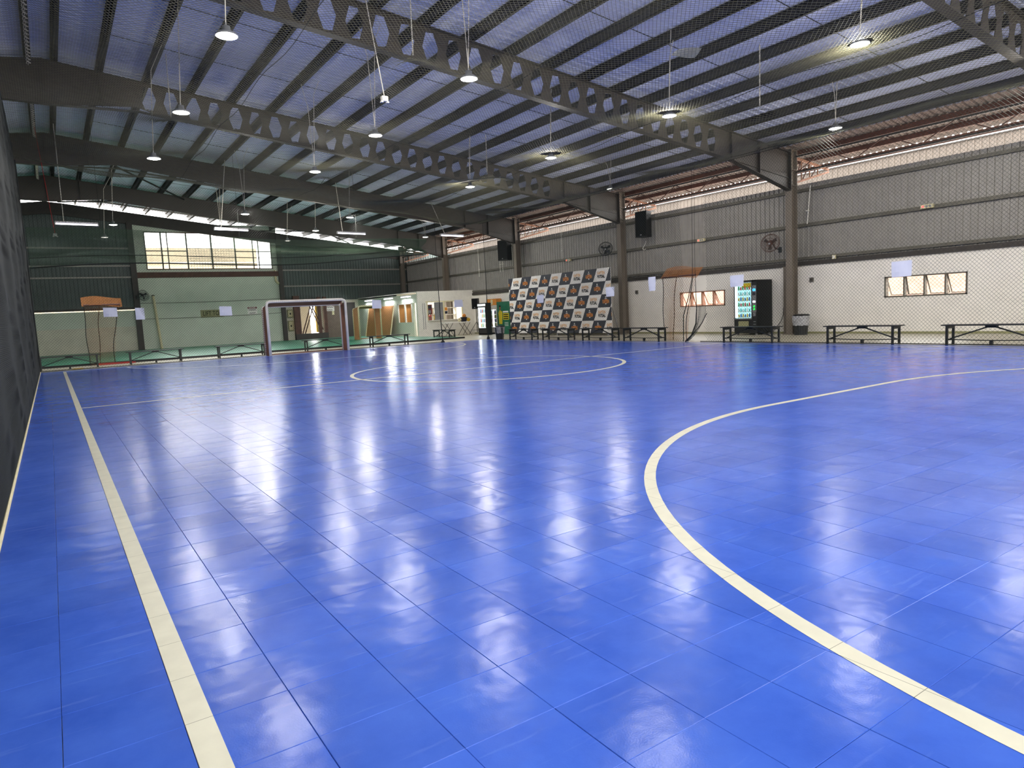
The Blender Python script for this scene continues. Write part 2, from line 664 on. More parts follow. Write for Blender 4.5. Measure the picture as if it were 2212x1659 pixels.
tv, tf = tile_geo()
tme = bpy.data.meshes.new('tile')
tme.from_pydata(tv, [], tf)
tme.materials.append(M['court'])
cells = []
for i in range(i0, i1):
    for j in range(j0, j1):
        cx, cy = TX0 + (i + 0.5) * TPX, TY0 + (j + 0.5) * TPY
        d = Vector((cx, cy, -CAM_H))
        z = d.dot(fw)
        if z > 0.3:
            px = 1106 + f_px * d.dot(r2) / z
            py = 829.5 - f_px * d.dot(u2) / z
            vis = -60 < px < 2272 and -60 < py < 1730
        else:
            vis = False
        cells.append((0 if vis else 1, d.length, cx, cy))
cells.sort()
rest_v, rest_f = [], []
for n, (vis, d, cx, cy) in enumerate(cells):
    ta, tb = random.uniform(-1, 1) * 0.0005, random.uniform(-1, 1) * 0.0005
    jx, jy = random.uniform(-1, 1) * 0.0004, random.uniform(-1, 1) * 0.0006
    if n < 300:
        o = bpy.data.objects.new('tile', tme)
        C.objects.link(o)
        o.parent = court
        o.location = (cx + jx, cy + jy, 0)
        o.rotation_euler = (ta, tb, 0)
    else:
        b = len(rest_v)
        rest_v += [(cx + jx + x, cy + jy + y, z + (-tb * x + ta * y)) for x, y, z in tv]
        rest_f += [tuple(b + q for q in fc) for fc in tf]
me = bpy.data.meshes.new('court_tiles')
me.from_pydata(rest_v, [], rest_f)
me.materials.append(M['court'])
o = bpy.data.objects.new('court_tiles', me)
C.objects.link(o)
o.parent = court
o['kind'] = 'stuff'

LW, LZ = 0.08, 0.0012
YH, YG = 12.78, 25.43
XT0, XT1 = 0.26, 15.62
XCEN = 7.94


def strip(pts, w=LW, closed=False):
    mb = MB()
    n = len(pts)
    L, R = [], []
    for i in range(n):
        if closed:
            a, b = pts[i - 1], pts[(i + 1) % n]
        else:
            a, b = pts[max(0, i - 1)], pts[min(n - 1, i + 1)]
        dx, dy = b[0] - a[0], b[1] - a[1]
        l = math.hypot(dx, dy)
        nx, ny = -dy / l * w / 2, dx / l * w / 2
        L.append((pts[i][0] + nx, pts[i][1] + ny, LZ))
        R.append((pts[i][0] - nx, pts[i][1] - ny, LZ))
    mb.v = L + R
    for i in range(n if closed else n - 1):
        j = (i + 1) % n
        mb.f.append((i, n + i, n + j, j))
        mb.mi.append(0)
    return mb


def seg(a, b, n=40):
    return [(a[0] + (b[0] - a[0]) * i / n, a[1] + (b[1] - a[1]) * i / n) for i in range(n + 1)]


ln = strip(seg((XT0, -0.6), (XT0, YG))).build('court_line', M['line'], court)
strip(seg((XT1, -0.6), (XT1, YG))).build('court_line', M['line'], court)
strip(seg((XT0 + LW / 2, YH), (XT1 - LW / 2, YH))).build('court_line', M['line'], court)
strip(seg((XT0 + LW / 2, YG), (XT1 - LW / 2, YG))).build('court_line', M['line'], court)
strip([(XCEN + 2.95 * math.cos(t), YH + 2.95 * math.sin(t)) for t in [2 * math.pi * k / 96 for k in range(96)]], closed=True).build('court_line', M['line'], court)
RA = 4.74
arc = [(6.7 - RA * math.cos(t), RA * math.sin(t)) for t in [math.pi / 2 * k / 40 for k in range(-4, 41)]]
arc += [(9.2 + RA * math.sin(t), RA * math.cos(t)) for t in [math.pi / 2 * k / 40 for k in range(0, 41)]]
strip(arc).build('court_line', M['line'], court)
strip([(x, YG - y) for x, y in arc[5:]]).build('court_line', M['line'], court)

# ---- right wall
WIN = [('window_1', 8.50, 10.70, 1.05, 1.65), ('window_2', 16.46, 18.60, 1.02, 1.58), ('window_5', 0.9, 3.1, 1.05, 1.63)]
wr = struct('wall_right', 'long side wall of white plaster below and grey ribbed sheeting above')
mb = MB()
wall_boxes(mb, 'x', XW, XW + 0.15, YB, YF, -0.05, 2.22, [(w[1], w[2], w[3], w[4]) for w in WIN])
mb.build('plaster', M['plaster'], wr)
mb = MB()
corrugated(mb, 'x', XW + 0.06, YB, YF + 0.4, 2.2, 4.78)
mb.build('ribbed_sheet', M['corr'], wr)
for nm, z, h, d, mt in (('ledge_rail', 2.26, 0.13, 0.1, 'dark_steel'), ('sheet_rail', 2.42, 0.09, 0.07, 'girt'), ('sheet_rail', 3.48, 0.10, 0.09, 'girt'), ('sheet_rail', 4.58, 0.09, 0.09, 'girt')):
    MB().box(XW - d + 0.03, YB, z - h / 2, XW + 0.03, YF, z + h / 2).build(nm, M[mt], wr)
MB().box(XW - 0.012, YB, 1.985, XW, YF, 2.0).build('conduit', M['plaster'], wr)
MB().box(XW - 0.02, YB, -0.01, XW, YF, 0.05).build('skirting', M['khaki'], wr)
for k, (nm, a, b, z0, z1) in enumerate(WIN):
    w = struct(nm, ['four-pane top-hung window in the white wall, right of the first column', 'bright four-pane window left of the vending machine', 'four-pane window in the white wall out of view'][k])
    mb = MB()
    for y in (a, b - 0.04):
        mb.box(XW - 0.02, y, z0, XW + 0.13, y + 0.04, z1)
    mb.box(XW - 0.02, a, z0, XW + 0.13, b, z0 + 0.035)
    mb.box(XW - 0.02, a, z1 - 0.035, XW + 0.13, b, z1)
    FM = M['girt'] if k != 1 else M['rust_bright']
    mb.build('window_frame', FM, w)
    wd = (b - a) / 4
    for q in range(4):
        if q:
            MB().box(XW - 0.01, a + q * wd - 0.02, z0, XW + 0.12, a + q * wd + 0.02, z1).build('mullion', FM, w)
        y0, y1 = a + q * wd + 0.03, a + (q + 1) * wd - 0.03
        tp = (XW + 0.07, z1 - 0.05)
        bt = (XW + 0.07 + (0.26 if q != 2 else 0.16), z0 + 0.06)
        mb = MB()
        for y in (y0, y1):
            mb.bar((tp[0], y, tp[1]), (bt[0], y, bt[1]), 0.025, 0.025)
        mb.bar((bt[0], y0, bt[1]), (bt[0], y1, bt[1]), 0.025, 0.025)
        sash = mb.build('sash', FM, w)
        mb = MB()
        mb.face([(tp[0], y0, tp[1]), (tp[0], y1, tp[1]), (bt[0], y1, bt[1]), (bt[0], y0, bt[1])])
        mb.build('pane', M['glass'], sash)

# ---- far gable wall
wf = struct('wall_far', 'far gable wall of mint plaster with dark ribbed sheeting either side')


def gable(x):
    return ztop(x) - 0.12


MB().box(4.2, YF, -0.05, 11.98, YF + 0.2, 4.02).build('mint_panel', M['mint'], wf)
mb = MB()
wall_boxes(mb, 'y', YF, YF + 0.2, XL, 4.2, -0.05, 2.25, [])
mb.build('cream_panel', M['cream_low'], wf)
MB().box(XL, YF - 0.006, 1.38, 4.2, YF, 2.25).build('green_band', M['mint'], wf)
mb = MB()
wall_boxes(mb, 'y', YF, YF + 0.2, 11.98, 16.9, -0.05, 2.45, [(13.1, 14.2, 0.35, 2.3)])
mb.build('cream_panel', M['cream_low'], wf)
MB().box(16.9, YF, -0.05, XW, YF + 0.2, 2.45).build('cream_panel', M['cream_low'], wf)
mb = MB()
corrugated(mb, 'y', YF + 0.03, XL, 4.2, 2.42, gable)
corrugated(mb, 'y', YF + 0.03, 11.98, XW + 0.3, 2.45, gable)
corrugated(mb, 'y', YF + 0.03, XW, 24.5, -0.3, 5.5)
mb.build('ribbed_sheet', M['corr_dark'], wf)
for z in (4.05, 4.66, 5.6):
    MB().box(XL, YF - 0.09, z - 0.04, 4.1, YF, z + 0.04).build('sheet_rail', M['corr'], wf)
for z in (3.38, 4.36, 5.5):
    MB().box(12.1, YF - 0.09, z - 0.04, XW, YF, z + 0.04).build('sheet_rail', M['corr'], wf)
MB().box(XL, YF - 0.05, 2.30, 4.1, YF, 2.42).build('sheet_rail', M['dark_steel'], wf)
mb = MB()
wall_boxes(mb, 'y', YF, YF + 0.15, 4.2, 11.98, 4.3, 7.0, [(4.8, 11.65, 4.45, 6.52)])
mb.build('mint_panel', M['mint'], wf)
MB().box(4.1, YF - 0.14, 4.0, 11.9, YF + 0.05, 4.30).build('lintel_beam', M['rust'], wf)
MB().box(4.0, YF - 0.22, 0.0, 4.28, YF + 0.02, 7.0).build('post', M['dark_steel'], wf)
MB().box(11.92, YF - 0.2, 0.0, 12.16, YF + 0.02, 6.5).build('post', M['dark_steel'], wf)
for z in (2.62, 1.75):
    MB().tube(curve_pts((4.3, YF - 0.02, z), (11.9, YF - 0.02, z + 0.03), 0.05, 10), 0.014, 6).build('cable', M['girt'], wf)
MB().tube([(11.72, YF - 0.06, 4.35), (11.74, YF - 0.06, 3.75), (11.85, YF - 0.06, 3.6), (12.1, YF - 0.06, 3.55)], 0.07, 10).build('drain_pipe', M['cream'], wf)
mb = MB()
n = 40
for k in range(n):
    a = XL + (20 - XL) * k / n
    b = XL + (20 - XL) * (k + 1) / n
    mb.prism([(a, gable(a) - 0.62), (b, gable(b) - 0.62), (b, gable(b)), (a, gable(a))], 'y', YF - 0.12, YF + 0.1)
mb.build('gable_beam', M['dark_steel'], wf)

w3 = struct('window_3', 'wide bright upper window in the far wall with wire grille')
mb = MB()
for x in (4.8, 5.6, 5.92, 6.9, 8.2, 9.5, 10.52, 10.84, 11.58):
    wd = 0.075 if x in (5.6, 6.9, 8.2, 9.5) else 0.055
    MB().box(x, YF - 0.02, 4.45, x + wd, YF + 0.08, 6.52).build('mullion', M['girt'], w3)
for a, b in ((4.8, 6.9), (9.5, 11.65)):
    MB().box(a, YF - 0.01, 5.46, b, YF + 0.07, 5.51).build('transom', M['girt'], w3)
for z in (4.45, 6.48):
    MB().box(4.8, YF - 0.02, z, 11.65, YF + 0.08, z + 0.05).build('window_frame', M['rust'], w3)
mb = MB()
for k in range(1, 17):
    x = 6.95 + k * (9.5 - 6.95) / 17
    mb.box(x - 0.009, YF + 0.02, 4.5, x + 0.009, YF + 0.04, 6.5)
for k in range(1, 14):
    z = 4.5 + k * 2.0 / 14
    mb.box(6.95, YF + 0.02, z - 0.009, 9.5, YF + 0.04, z + 0.009)
mb.build('wire_grille', M['girt'], w3)
for a, b in ((4.86, 5.6), (5.98, 6.9), (6.97, 8.2), (8.28, 9.5), (9.57, 10.52), (10.9, 11.58)):
    MB().box(a, YF + 0.05, 4.5, b, YF + 0.056, 6.48).build('pane', M['glass'], w3)

# ---- walls out of view on the left and behind
wl = struct('wall_left', 'grey ribbed sheet wall of the neighbouring bay')
mb = MB()
corrugated(mb, 'x', XL, YB, YF, 0, 7.2, sign=1)
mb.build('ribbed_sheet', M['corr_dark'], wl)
wb = struct('wall_back', 'grey ribbed sheet wall behind the camera')
mb = MB()
corrugated(mb, 'y', YB, XL, XW, 0, 4.75, sign=1)  # unseen wall stops short of the roof, an added gap for sky light
mb.build('ribbed_sheet', M['corr'], wb)

# ---- roof
ce = struct('ceiling', 'pitched roof underside of silver insulation over dark steel purlins')
mb = MB()
for a, b in ((XL - 0.3, XR), (XR, 20.2)):
    y = YB
    while y < YF + 0.9:
        for d0, d1, h0, h1 in ((0, .17, 0, 0), (.17, .19, 0, -.018), (.19, .22, -.018, -.018), (.22, .24, -.018, 0)):
            mb.face([(a, y + d0, ztop(a) + 0.225 + h0), (b, y + d0, ztop(b) + 0.225 + h0), (b, y + d1, ztop(b) + 0.225 + h1), (a, y + d1, ztop(a) + 0.225 + h1)])
        y += 0.24
    mb.face([(a, YB, ztop(a) + 0.27), (b, YB, ztop(b) + 0.27), (b, YF + 0.9, ztop(b) + 0.27), (a, YF + 0.9, ztop(a) + 0.27)])
mb.build('insulation', M['roof'], ce)
PX = [XR - 0.28, XR + 0.28] + [1.76 + 1.095 * k for k in range(17)] + [XR - 0.28 - 1.095 * k for k in range(1, 8)]
pme = None
for x in PX:
    mb = MB()
    z = ztop(x)
    # lipped C section lying across the frames
    mb.box(x - 0.012, YB, z, x + 0.012, YF + 0.6, z + 0.205)
    mb.box(x - 0.012, YB, z, x + 0.075, YF + 0.6, z + 0.012)
    mb.box(x + 0.065, YB, z, x + 0.075, YF + 0.6, z + 0.03)
    mb.box(x - 0.075, YB, z + 0.193, x + 0.012, YF + 0.6, z + 0.205)
    mb.build('purlin', M['purlin'], ce)
for x in (1.2, 2.3, 4.5, 6.7, 8.9, 11.1, 13.3, 15.5, 17.7):
    pass
mb = MB()
for x in PX[3:19]:
    for fy in range(len(FR) - 1):
        for q in (0.33, 0.66):
            y = FR[fy] + (FR[fy + 1] - FR[fy]) * q
            mb.bar((x, y, ztop(x) + 0.05), (x - 1.095, y, ztop(x - 1.095) + 0.05), 0.012, 0.012)
mb.build('sag_rod', M['purlin'], ce)
for y, xa, xb in ((29.05, 1.0, 6.0), (36.7, 6.0, 1.0)):
    MB().bar((xa, y, ztop(xa) - 0.12), (xb, y + (7.6 if xa < xb else 6), ztop(xb) - 0.12), 0.05, 0.05).build('roof_brace', M['purlin'], ce)
MB().bar((11.0, 36.7, ztop(11) - 0.15), (16.5, 42.7, ztop(16.5) - 0.15), 0.05, 0.05).build('roof_brace', M['purlin'], ce)
MB().bar((16.5, 36.7, ztop(16.5) - 0.15), (11, 42.7, ztop(11) - 0.15), 0.05, 0.05).build('roof_brace', M['purlin'], ce)

# ---- canopy beyond the right wall
cn = struct('ceiling', 'brown lean-to canopy roof beyond the right side wall')
mb = MB()
corr_n = int((YF - YB) / 0.2)
for k in range(corr_n):
    y = YB + k * 0.2
    for da, db, za, zb in ((0, .12, 0, 0), (.12, .14, 0, .03), (.14, .18, .03, .03), (.18, .2, .03, 0)):
        mb.face([(19.9, y + da, 5.93 + za), (22.2, y + da, 5.60 + za), (22.2, y + db, 5.60 + zb), (19.9, y + db, 5.93 + zb)])
mb.build('canopy_sheet', M['canopy'], cn)
for x, z in ((20.45, 5.74), (21.3, 5.62), (22.1, 5.47)):
    MB().box(x - 0.035, YB, z - 0.03, x + 0.035, YF, z + 0.11).build('purlin', M['rust'], cn)

# ================================================================== FRAMES
FLAB = {5.75: 'taupe castellated roof beam cut by the top right corner of the photo',
        13.48: 'taupe castellated roof beam nearest overhead, landing on the large right column',
        21.37: 'second taupe castellated roof beam, landing on the column beside the backdrop',
        29.05: 'third taupe roof beam, plain web, beyond the two castellated ones',
        36.7: 'fourth taupe roof beam, plain web, over the green floor',
        42.75: 'last taupe roof beam against the far gable wall',
        -2.0: 'taupe castellated roof beam behind the camera'}


def zbot(x):
    a = abs(x - XR)
    if a < 2.1:
        return 6.98 + 0.085 * a
    z = ztop(x) - 0.80
    if a > 16.6:
        z -= (a - 16.6) / 3.0 * 0.40
    return z


def make_beam(y, holes):
    t = thing('roof_beam', FLAB[y], 'beam', (0, y, 0))
    mb = MB()
    xs = [XL, -4, -1.6, XR, 2.57]
    p = 0.56
    hc = [2.85 + p * k for k in range(25)]
    tw = 0.008

    def quad(poly):
        mb.face([(a, -tw, b) for a, b in poly])
        mb.face([(a, tw, b) for a, b in poly])
    for a, b in zip(xs[:-1], xs[1:]):
        quad([(a, zbot(a)), (b, zbot(b)), (b, ztop(b)), (a, ztop(a))])
    if holes:
        for c in hc:
            a, b = c - p / 2, c + p / 2
            zm = ztop(c) - 0.40
            hw, hs, hh = 0.19, 0.09, 0.305
            Lp, Rp = (c - hw, zm), (c + hw, zm)
            TL, TR, BL, BR = (c - hs, zm + hh), (c + hs, zm + hh), (c - hs, zm - hh), (c + hs, zm - hh)
            cTL, cTR, cBL, cBR = (a, ztop(a)), (b, ztop(b)), (a, zbot(a)), (b, zbot(b))
            ma, mbb = (a, zm), (b, zm)
            for q in ([cTL, TL, TR, cTR], [cBL, cBR, BR, BL], [cTL, ma, Lp, TL], [ma, cBL, BL, Lp], [cTR, TR, Rp, mbb], [mbb, Rp, BR, cBR]):
                quad(q)
            ring = [Lp, TL, TR, Rp, BR, BL]
            for q in range(6):
                u, v = ring[q], ring[(q + 1) % 6]
                mb.face([(u[0], -tw, u[1]), (v[0], -tw, v[1]), (v[0], tw, v[1]), (u[0], tw, u[1])])
        xs = [hc[-1] + p / 2, 17.1, 18.5, 19.95]
    else:
        xs = [2.57, 8, 13, 17.1, 18.5, 19.95]
    for a, b in zip(xs[:-1], xs[1:]):
        quad([(a, zbot(a)), (b, zbot(b)), (b, ztop(b)), (a, ztop(a))])
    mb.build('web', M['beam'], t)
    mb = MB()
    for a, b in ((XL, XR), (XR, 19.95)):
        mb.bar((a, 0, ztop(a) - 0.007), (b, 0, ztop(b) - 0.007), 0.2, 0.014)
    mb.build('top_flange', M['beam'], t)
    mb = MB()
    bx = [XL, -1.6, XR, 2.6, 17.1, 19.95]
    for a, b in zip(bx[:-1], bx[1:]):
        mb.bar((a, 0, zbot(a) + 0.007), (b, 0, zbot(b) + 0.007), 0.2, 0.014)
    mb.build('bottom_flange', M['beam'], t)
    for x in (XR, 1.75, 17.1, 18.4):
        MB().box(x - 0.008, -0.095, zbot(x), x + 0.008, 0.095, ztop(x)).build('stiffener', M['dark_steel'], t)
    mb = MB()
    mb.bar((17.1, -0.02, ztop(17.1) - 0.78), (19.95, -0.02, ztop(19.95) - 0.80), 0.04, 0.012)
    mb.build('haunch_rib', M['beam'], t)
    return t


for y in FR[:-1]:
    make_beam(y, y < 25)

COLLAB = {5.75: 'tall steel column on the right wall out of frame', 13.48: 'tall taupe steel column beside the bin with a clear liner', 21.37: 'tall taupe steel column right of the checkered backdrop',
          29.05: 'tall taupe steel column rising behind the left edge of the checkered backdrop', 36.7: 'dark steel column rising behind the white kiosk', 42.75: 'dark steel corner column at the far end of the right wall', -2.0: 'tall steel column behind the camera'}
for y in FR:
    t = thing('column', COLLAB[y], 'column', (XC, y, 0))
    MB().box(-0.15, -0.115, 0, -0.135, 0.115, 5.86).build('inner_flange', M['column'], t)
    MB().box(0.135, -0.115, 0, 0.15, 0.115, 5.86).build('outer_flange', M['column'], t)
    MB().box(-0.135, -0.006, 0, 0.135, 0.006, 5.86).build('web', M['column'], t)
    mb = MB()
    for z in (4.72, 5.2, 5.8):
        mb.box(-0.135, -0.11, z, 0.135, -0.006, z + 0.012)
        mb.box(-0.135, 0.006, z, 0.135, 0.11, z + 0.012)
    mb.build('stiffener', M['column'], t)
    MB().box(-0.158, -0.10, 4.55, -0.15, 0.10, 5.84).build('end_plate', M['dark_steel'], t)
    MB().box(-0.22, -0.2, -0.012, 0.22, 0.2, 0.02).build('base_plate', M['column'], t)
    mb = MB().box(0.16, 0.13, -0.012, 0.42, 0.42, 2.2)
    mb.build('pilaster', M['column'], t)

# eave lattice trusses and canopy brackets, one to each bay
for k in range(1, len(FR)):
    y0, y1 = FR[k - 1], FR[k]
    nm = ['bay nearest the camera on the right', 'bay of the right-hand window', 'bay of the vending machine', 'bay of the checkered backdrop', 'bay of the display fridges', 'bay at the far corner'][k - 1]
    t = thing('eave_truss', 'brown steel lattice truss under the right eave, ' + nm, 'truss', (XC + 0.02, y0, 0))
    L = y1 - y0
    MB().bar((0, 0.16, 5.60), (0, L - 0.16, 5.60), 0.06, 0.06).build('top_chord', M['dark_steel'], t)
    MB().bar((0, 0.16, 5.12), (0, L - 0.16, 5.12), 0.06, 0.05).build('bottom_chord', M['dark_steel'], t)
    nn = 8
    for q in range(nn):
        a, b = 0.2 + (L - 0.4) * q / nn, 0.2 + (L - 0.4) * (q + 1) / nn
        za, zb = (5.12, 5.60) if q % 2 == 0 else (5.60, 5.12)
        MB().bar((0, a, za), (0, b, zb), 0.025, 0.025).build('diagonal', M['rust'], t)
for y in FR:
    d = {5.75: 'out of frame on the right', 13.48: 'at the large right column', 21.37: 'at the column right of the backdrop', 29.05: 'at the column behind the backdrop', 36.7: 'at the column behind the kiosk', 42.75: 'at the far corner column', -2.0: 'behind the camera'}[y]
    t = thing('canopy_bracket', 'orange-brown steel lattice bracket carrying the outer canopy, ' + d, 'bracket', (XC, y, 0))
    MB().bar((0.15, 0, 5.62), (2.05, 0, 5.38), 0.07, 0.07).build('top_chord', M['rust_bright'], t)
    MB().bar((0.15, 0, 4.82), (2.05, 0, 5.30), 0.07, 0.06).build('bottom_chord', M['rust_bright'], t)
    for q, x in enumerate((0.55, 1.0, 1.45)):
        zt, zb = 5.62 - (x - .15) * .126, 4.82 + (x - .15) * .2526
        MB().bar((x, 0, zb), (x, 0, zt), 0.03, 0.03).build('vertical', M['rust_bright'], t)
        MB().bar((x - 0.4, 0, 4.82 + max(0, x - .55) * .2526), (x, 0, zt), 0.025, 0.025).build('diagonal', M['rust'], t)

# ---- outside, seen through the gaps and windows
og = struct('ground', 'pale ground outside the hall')
MB().box(-60, -60, -0.4, 90, 110, -0.25).build('ground_surface', M['extground'], og)
oh = thing('neighbour_roof_edge', 'beige ribbed fascia of the neighbouring roof seen through the eave gap', 'fascia', (24.0, 0, 0))
mb = MB()
corrugated(mb, 'x', 0, YB, YF + 3, 5.34, 5.76, pitch=0.2, depth=0.025)
mb.build('fascia_sheet', M['fascia'], oh)
MB().tube([(-0.06, YB, 5.77), (-0.06, YF + 3, 5.77)], 0.04, 8).build('upper_edge', M['greyplastic'], oh)
MB().tube([(-0.06, YB, 5.33), (-0.06, YF + 3, 5.33)], 0.035, 8).build('lower_edge', M['greyplastic'], oh)
ow = thing('neighbour_wall', 'peach painted wall outside the right-hand windows', 'wall', (25.5, 0, 0))
MB().box(0, YB - 5, -0.3, 0.2, YF + 5, 2.7).build('wall_body', M['extwall'], ow)
oc = thing('outside_wall', 'cream wall seen through the far doorway behind the red portal', 'wall', (13.85, YF + 1.6, -0.3))
MB().box(-0.7, 0, 0, 0.34, 0.15, 3.2).build('wall_body', M['extshade'], oc)
ob = thing('neighbour_building', 'pale building seen through the upper window of the far wall', 'building', (8, 52, 0))
MB().box(-9, 0, -0.3, 5, 6, 6.6).build('facade', M['extcream'], ob)
MB().box(-9.2, -0.15, 5.55, 5.1, 0, 5.62).build('ledge', M['white'], ob)
MB().box(-9.2, -0.25, 3.4, 5.1, 0, 4.1).build('parapet', M['white'], ob)

# ================================================================== LAMPS
LZ0 = 5.2


def make_lamp(lit=True):
    t = thing('pendant_lamp', 'x', 'lamp')
    mb = MB()
    mb.lathe([(0.001, 0.10), (0.055, 0.10), (0.06, 0.03), (0.10, 0.025), (0.145, -0.01), (0.15, -0.03), (0.138, -0.03), (0.13, -0.012), (0.001, -0.01)], n=24)
    mb.build('housing', M['greyplastic'], t, smooth=True)
    MB().lathe([(0.13, -0.013), (0.12, -0.034), (0.07, -0.045), (0.001, -0.048)], n=24).build('diffuser', M['lamp' if lit else 'lampoff'], t, smooth=True)
    MB().tube([(0, 0, 0.10), (0, 0, 0.15)], 0.012, 6).build('hook', M['alu'], t)
    if lit:
        ld = bpy.data.lights.new('lamp_light', 'POINT')
        ld.shadow_soft_size = 0.05
        ld.energy = LAMP_W
        ld.color = (1.0, 0.955, 0.88)
        lo = bpy.data.objects.new('lamp_light', ld)
        C.objects.link(lo)
        lo.parent = t
        lo.location = (0, 0, -0.125)
    return t


LAMPS = [(2.44, 10.33, 1, 'white pendant lamp at the upper left, nearest of the ridge-side row'),
         (2.44, 14.30, 1, 'second white pendant lamp of the ridge-side row, by the first hexagon holes'),
         (2.44, 18.35, 1, 'third white pendant lamp of the ridge-side row'),
         (2.40, 30.2, 1, 'lit pendant lamp beyond the far net, right of the leftmost batten light'),
         (2.35, 34.25, 0, 'dim pendant lamp farthest back on the left, below the lit one'),
         (6.37, 10.40, 1, 'bright pendant lamp at top centre under the nearest castellated beam'),
         (6.36, 14.44, 1, 'second pendant lamp of the row left of centre, above the second castellated beam'),
         (6.34, 18.52, 1, 'third pendant lamp of the row left of centre, below the second castellated beam'),
         (6.32, 26.4, 1, 'pendant lamp just past the far net above the upper window'),
         (10.26, 26.3, 1, 'pendant lamp just past the far net, right of the upper window'),
         (10.26, 30.5, 1, 'pendant lamp over the green floor beside the third batten light'),
         (6.26, 30.4, 1, 'pendant lamp directly above the second batten light'),
         (10.16, 34.5, 0, 'dim pendant lamp hanging at the right edge of the upper window'),
         (16.44, 31.95, 1, 'pendant lamp near the fourth batten light by the kiosk'),
         (11.23, 6.29, 1, 'large bright pendant lamp at the upper right, nearest the camera'),
         (11.44, 10.57, 1, 'pendant lamp right of centre against the end of the hexagon holes'),
         (11.46, 14.78, 1, 'pendant lamp at mid picture above the checkered backdrop'),
         (11.52, 19.09, 1, 'small pendant lamp under the second castellated beam near its column'),
         (16.36, 17.85, 1, 'pendant lamp beside the column right of the backdrop'),
         (16.14, 9.63, 1, 'pendant lamp at the right beside the eave above the large column'),
         (2.44, 6.3, 1, None), (6.37, 6.35, 1, None), (11.3, 2.2, 1, None), (2.44, 2.2, 1, None), (6.37, 2.2, 1, None), (16.1, 1.8, 1, None), (16.2, 5.6, 1, None), (11.5, 23.2, 2, None)]
proto = {1: make_lamp(True), 0: make_lamp(False)}
used = set()
for x, y, lit, lab in LAMPS:
    if lit == 2:
        continue
    grp = None
    if lab is None:
        lab, grp = 'white pendant lamp over the near end of the court, outside the photo', 'pendant lamps overhead outside the photo'
    else:
        grp = 'pendant lamps hanging over the courts'
    src = proto[lit]
    if lit not in used:
        used.add(lit)
        o = src
        o.location = (x, y, LZ0)
        o['label'] = lab
        o['group'] = grp
    else:
        o = dup(src, (x, y, LZ0), None, lab, grp)
    px = min(PX, key=lambda q: abs(q - x))
    MB().tube([(0, 0, 0.15), (0.3 * (px - x), 0, (ztop(x) - LZ0) * 0.75), (px - x, 0, ztop(px) - LZ0 + 0.02)], 0.008, 5).build('cord', M['rope'], o)

# fluorescent battens across the far end
for k, (xa, xb, y, lab) in enumerate(((0.50, 1.74, 27.5, 'white batten light hanging at the far left beside the red cord'), (5.52, 6.78, 28.0, 'white batten light hanging in front of the upper window'),
                                      (10.4, 11.72, 28.3, 'white batten light hanging at mid distance right of the window'), (15.3, 16.6, 28.3, 'white batten light hanging in front of the column behind the kiosk'))):
    L = xb - xa
    t = thing('batten_light', lab, 'light', ((xa + xb) / 2, y, 4.8), 0.12, 'batten lights across the far end')
    MB().box(-L / 2, -0.05, 0.03, L / 2, 0.05, 0.08).build('housing', M['alu'], t)
    MB().tube([(-L / 2 + 0.02, 0, 0.0), (L / 2 - 0.02, 0, 0.0)], 0.022, 8).build('tube', M['tube'], t)
    for s in (-1, 1):
        MB().box(s * L / 2 - 0.015, -0.04, -0.03, s * L / 2 + 0.015, 0.04, 0.04).build('end_cap', M['alu'], t)
    ld = bpy.data.lights.new('batten_glow', 'AREA')
    ld.shape = 'RECTANGLE'
    ld.size = L
    ld.size_y = 0.05
    ld.energy = TUBE_W
    ld.color = (0.95, 0.96, 1.0)
    lo = bpy.data.objects.new('batten_glow', ld)
    C.objects.link(lo)
    lo.parent = t
    lo.location = (0, 0, -0.04)
    xc_ = (xa + xb) / 2
    pxs = min(PX, key=lambda q: abs(q - xa - 0.1))
    MB().tube([(-L / 2 + 0.25, 0, 0.06), ((pxs - xc_) * math.cos(0.12), -(pxs - xc_) * math.sin(0.12), ztop(pxs) - 4.8 + 0.02)], 0.012, 5).build('cord', M['rope'], t)

# ================================================================== NETS
XN, YN = 16.03, 26.08


def roofz(x):
    return 6.55 - 0.092 * (x + 0.37)


PEAK = [(6.1, 11.9, 0.55), (12.0, 18.8, 0.45), (13.2, 9.6, 0.35), (3.0, 19.0, 0.4), (8.0, 22.5, 0.35), (5.0, 5.5, 0.4), (11.0, 3.0, 0.3), (14.8, 21.5, 0.3)]


def sag(u, v):
    z = roofz(u) - 0.20 * (0.5 - 0.5 * math.cos(u * 1.55 + 0.5 * math.sin(v * 0.6))) - 0.12 * math.sin(v * 0.8 + u * 0.25) ** 2 - 0.05
    edge = min(1, max(0, (u + 0.37) / 1.0), max(0, (XN - u) / 1.0), max(0, (YN - v) / 1.0))
    z = roofz(u) + (z - roofz(u)) * edge
    for px, py, h in PEAK:
        d2 = (u - px) ** 2 + (v - py) ** 2
        z += h * 0.75 * math.exp(-math.sqrt(d2) / 0.45)
    return z


t = thing('roof_net', 'olive diamond netting stretched overhead under the roof beams, sagging in swags', 'net')
net_mesh('netting', lambda u, v: (u, v, sag(u, v)), (-0.37, XN), (-1.2, YN), 0.085, 0.0032, M['netroof'], t, step=0.28)
for k, (px, py, h) in enumerate(PEAK[:4]):
    MB().tube([(px, py, sag(px, py)), (px + 0.02, py, ztop(px) + 0.05)], 0.012, 6).build('hanger_rope', M['rope'], t)
mb = MB()
for x in (-0.37, 4.0, 8.0, 12.0, XN):
    mb.tube([(x, y, sag(x, y)) for y in [-1.0 + 0.6 * q for q in range(46)]], 0.006, 5)
mb.build('edge_rope', M['darkrope'], t)


